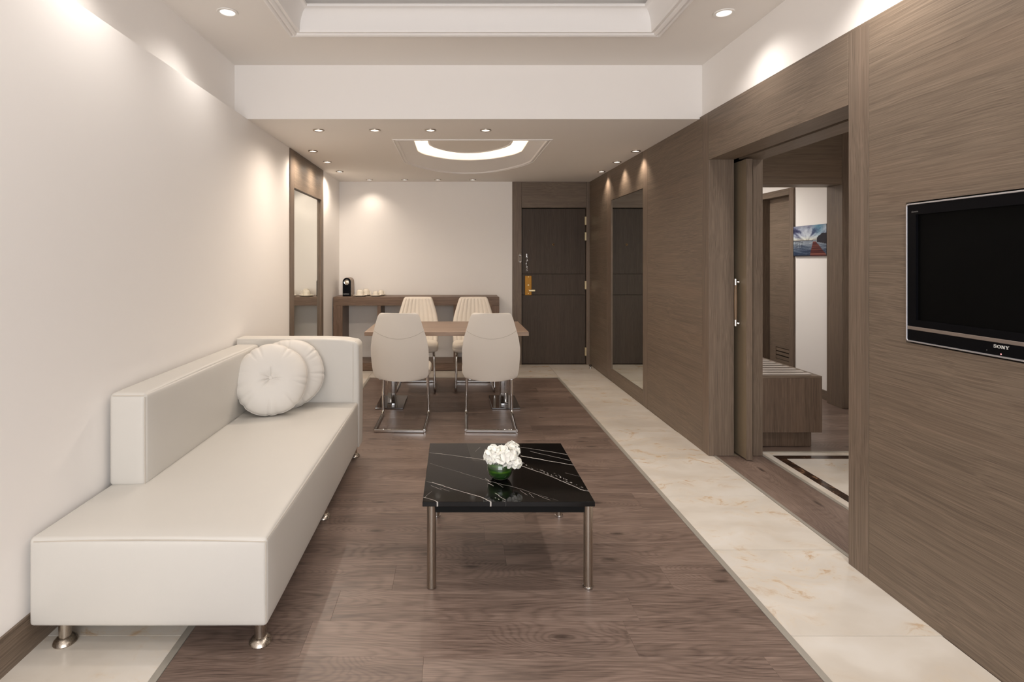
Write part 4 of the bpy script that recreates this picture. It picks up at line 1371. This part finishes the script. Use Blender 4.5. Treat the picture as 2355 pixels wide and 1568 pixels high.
# maker's lettering in slab serifs, built from strokes
def sony(parent):
    M_ = MB()
    xw, H = XR - 0.0052, 0.0165
    yc, z0 = 1.787, 1.1050
    def P(u, v):                 # u runs along the wall away from the viewer's far side
        return (yc - u * 0.63, z0 + v * 0.66)
    def rect(u0, u1, v0, v1):
        M_.prism([P(u0, v0), P(u1, v0), P(u1, v1), P(u0, v1)], xw, xw + 0.0013, 'yz')
    def quad(pts):
        M_.prism([P(*p) for p in pts], xw, xw + 0.0013, 'yz')
    w1 = 0.0046
    # S
    u = -0.041
    cs = []
    import math as _m
    ctr = [(0.0148, 0.0128), (0.012, 0.0150), (0.0085, 0.0155), (0.004, 0.0148), (0.0022, 0.0122), (0.0042, 0.0098), (0.0085, 0.0083), (0.0128, 0.0068), (0.0148, 0.0044), (0.0128, 0.0018), (0.0085, 0.0010), (0.004, 0.0014), (0.0014, 0.0042)]
    for (a, b) in zip(ctr[:-1], ctr[1:]):
        d = Vector((b[0] - a[0], b[1] - a[1]))
        nrm = Vector((-d.y, d.x)).normalized() * 0.0013
        quad([(u + a[0] + nrm.x - d.x * .1, a[1] + nrm.y), (u + b[0] + nrm.x + d.x * .1, b[1] + nrm.y), (u + b[0] - nrm.x + d.x * .1, b[1] - nrm.y), (u + a[0] - nrm.x - d.x * .1, a[1] - nrm.y)])
    # O
    u = -0.0215
    n = 28
    for i in range(n):
        a, b = 2 * PI * i / n, 2 * PI * (i + 1) / n
        quad([(u + 0.0095 + 0.0098 * math.cos(a), 0.00825 + 0.00835 * math.sin(a)), (u + 0.0095 + 0.0098 * math.cos(b), 0.00825 + 0.00835 * math.sin(b)),
              (u + 0.0095 + 0.0058 * math.cos(b), 0.00825 + 0.0066 * math.sin(b)), (u + 0.0095 + 0.0058 * math.cos(a), 0.00825 + 0.0066 * math.sin(a))])
    # N
    u = 0.0002
    rect(u + 0.0018, u + 0.0040, 0, H)
    rect(u + 0.0148, u + 0.0170, 0, H)
    quad([(u + 0.0018, H), (u + 0.0066, H), (u + 0.0170, 0.0), (u + 0.0128, 0.0)])
    rect(u, u + 0.0058, 0, 0.0018)
    rect(u, u + 0.0050, H - 0.0018, H)
    rect(u + 0.0130, u + 0.0188, H - 0.0018, H)
    # Y
    u = 0.0205
    quad([(u + 0.0016, H), (u + 0.0062, H), (u + 0.0122, 0.0078), (u + 0.0082, 0.0070)])
    quad([(u + 0.0152, H), (u + 0.0178, H), (u + 0.0122, 0.0070), (u + 0.0098, 0.0078)])
    rect(u + 0.0080, u + 0.0124, 0, 0.0080)
    rect(u, u + 0.0078, H - 0.0018, H)
    rect(u + 0.0130, u + 0.0196, H - 0.0018, H)
    rect(u + 0.0058, u + 0.0146, 0, 0.0018)
    return M_.build('lettering', m_letter, parent)
sony(tv)
text_mesh('BRAVIA', 0.008, (XR - 0.0046, 2.122, 1.588), (PI / 2, 0, -PI / 2), m_dimletter, tv, width=0.030)
MB().lathe([(0.0022, 0.0), (0.0022, -0.0008), (0.0002, -0.0010)], (XR - 0.0041, 1.788, 1.0866), 10, 'x').build('standby_lamp', m_red, tv)
MB().lathe([(0.0018, 0.0), (0.0018, -0.0006), (0.0002, -0.0008)], (XR - 0.0041, 1.836, 1.0925), 10, 'x').build('sensor', m_dimletter, tv)

# ------------------------------------------------------------------ luggage bench in the next room
lb = thing('luggage_bench', 'brown luggage bench with metal strips on top, beyond the sliding door', 'bench', (2.48, 4.7, 0))
BX0, BX1, BY0, BY1 = XI + 0.012, 2.735, 4.0, 5.40
bx('body', m_bench_z, lb, BX0, BX1, BY0, BY1, 0.118, 0.520, 0.001)
bx('top', m_wood_x, lb, BX0, BX1, BY0, BY1, 0.5205, 0.536, 0.001)
bx('plinth', m_bench_z, lb, BX0, BX1 - 0.055, BY0 + 0.04, BY1, 0.003, 0.1175)
bx('base_gap', m_dark, lb, BX0, BX1 - 0.058, BY0 + 0.043, BY1, 0.0, 0.0028)
for i in range(14):
    yy = 4.040 + i * 0.0895
    bx('rack_strip', m_rack, lb, BX0 + 0.02, BX1 - 0.05, yy, yy + 0.042, 0.5362, 0.545, 0.003)

# ------------------------------------------------------------------ painting of a pier (flat print on a canvas)
def painting():
    t = thing('painting', 'unframed canvas painting of a red pier on a cloudy lake, beyond the sliding door', 'painting', (XE, 5.6, 1.44))
    y0, y1, z0, z1 = 5.345, 5.862, 1.437, 1.757
    x0 = XE - 0.024
    bx('canvas_edge', plain('canvas_edge', srgb(44, 40, 48), 0.8), t, x0 + 0.0006, XE - 0.001, y0, y1, z0, z1, 0.001)
    NX, NZ = 120, 80
    from mathutils import noise as mn
    def lerp(a, b, k):
        k = min(1, max(0, k))
        return tuple(a[i] + (b[i] - a[i]) * k for i in range(3))
    def colour(u, v):            # u 0 (far end, seen first) .. 1, v 0 bottom .. 1 top
        hz_ = 0.515
        if v > hz_:
            s = (v - hz_) / (1 - hz_)
            fx_, fz_ = u - 0.42, s + 0.12
            ang = math.atan2(fx_, fz_)
            rad = math.hypot(fx_, fz_ * 0.9)
            n = mn.noise(Vector((ang * 3.2, rad * 2.2, 1.3))) + 0.5 * mn.noise(Vector((ang * 8, rad * 4.5, 5.1))) + 0.25 * mn.noise(Vector((u * 24, v * 22, 2)))
            c = lerp((206, 214, 222), (120, 128, 156), 0.5 + n * 0.9)
            c = lerp(c, (40, 42, 74), max(0, n * 1.2 - 0.05) + max(0, s - 0.75) * 1.5)
            c = lerp(c, (84, 160, 186), max(0, 0.75 - abs(u - 0.78) * 3.0) * s * 0.9)
            c = lerp(c, (236, 236, 216), max(0, 1 - s * 3.2) * 0.85)
            if s < 0.09 and n > -0.2:
                c = lerp(c, (150, 140, 128), 0.5)
        else:
            s = (hz_ - v) / hz_
            n = mn.noise(Vector((u * 5, v * 42, 3.7))) + 0.5 * mn.noise(Vector((u * 16, v * 70, 8)))
            c = lerp((178, 186, 192), (40, 54, 78), 0.18 + s * 0.9 + n * 0.45)
            if s < 0.05:
                c = lerp(c, (40, 40, 44), 0.75 if u < 0.62 else 0.3)
            for gx in (0.06, 0.1, 0.14, 0.2, 0.27):
                if abs(u - gx - (v - 0.35) * 0.1) < 0.006 and 0.28 < v < 0.5:
                    c = lerp(c, (40, 40, 46), 0.8)
            if 0.17 < u < 0.3 and (abs(v - 0.46 + (u - .2) * -.1) < 0.006):
                c = (44, 42, 48)
        hill = 0.72 - 1.3 * (max(0.0, 0.88 - u)) ** 1.2 - 0.03 * mn.noise(Vector((u * 20, 0, 0)))
        if u > 0.73 and 0.45 - (u - 0.73) * 0.25 < v < hill:
            c = (40, 36, 44)
        if v < 0.47:
            s = (0.47 - v) / 0.47
            l, r = 0.615 - 0.10 * s, 0.70 + 0.33 * s
            if l < u < r:
                k = mn.noise(Vector((u * 3, v * 60, 1)))
                c = lerp((112, 52, 44), (66, 28, 30), 0.5 + k * 0.8 + 0.3 * s)
                if math.sin((1 / (s + 0.14)) * 14) > 0.82:
                    c = lerp(c, (168, 110, 90), 0.6)
        if v < 0.03 and u < 0.55:
            c = lerp(c, (30, 30, 40), 0.7)
        return c
    vs, fs, cols = [], [], []
    for j in range(NZ + 1):
        for i in range(NX + 1):
            u, v = i / NX, j / NZ
            vs.append((x0, y1 + (y0 - y1) * u, z0 + (z1 - z0) * v))
            c = colour(u, v)
            cols += [*srgb(*[min(255, max(0, k)) for k in c]), 1.0]
    for j in range(NZ):
        for i in range(NX):
            a = j * (NX + 1) + i
            fs.append((a, a + 1, a + NX + 2, a + NX + 1))
    P = Mat('painted_canvas')
    at = P.n('ShaderNodeVertexColor', layer_name='paint')
    pm_ = P.set(at.outputs['Color'], 0.55, spec=0.3)
    o = MB().add(vs, fs).build('picture', pm_, t, recalc=False)
    ca_ = o.data.color_attributes.new('paint', 'FLOAT_COLOR', 'POINT')
    ca_.data.foreach_set('color', cols)
painting()

# ------------------------------------------------------------------ frame of the unseen window added for fill light
wd = structure('added_window_1', (0.1, YB, 1.35))
for x0, x1 in ((-1.25, -1.20), (0.075, 0.125), (1.40, 1.45)):
    bx('added_window_frame', m_whitemetal, wd, x0, x1, YB - 0.07, YB - 0.02, 0.25, 2.45, 0.003)
bx('added_window_frame', m_whitemetal, wd, -1.25, 1.45, YB - 0.07, YB - 0.02, 0.25, 0.30, 0.003)
bx('added_window_frame', m_whitemetal, wd, -1.25, 1.45, YB - 0.07, YB - 0.02, 2.40, 2.45, 0.003)
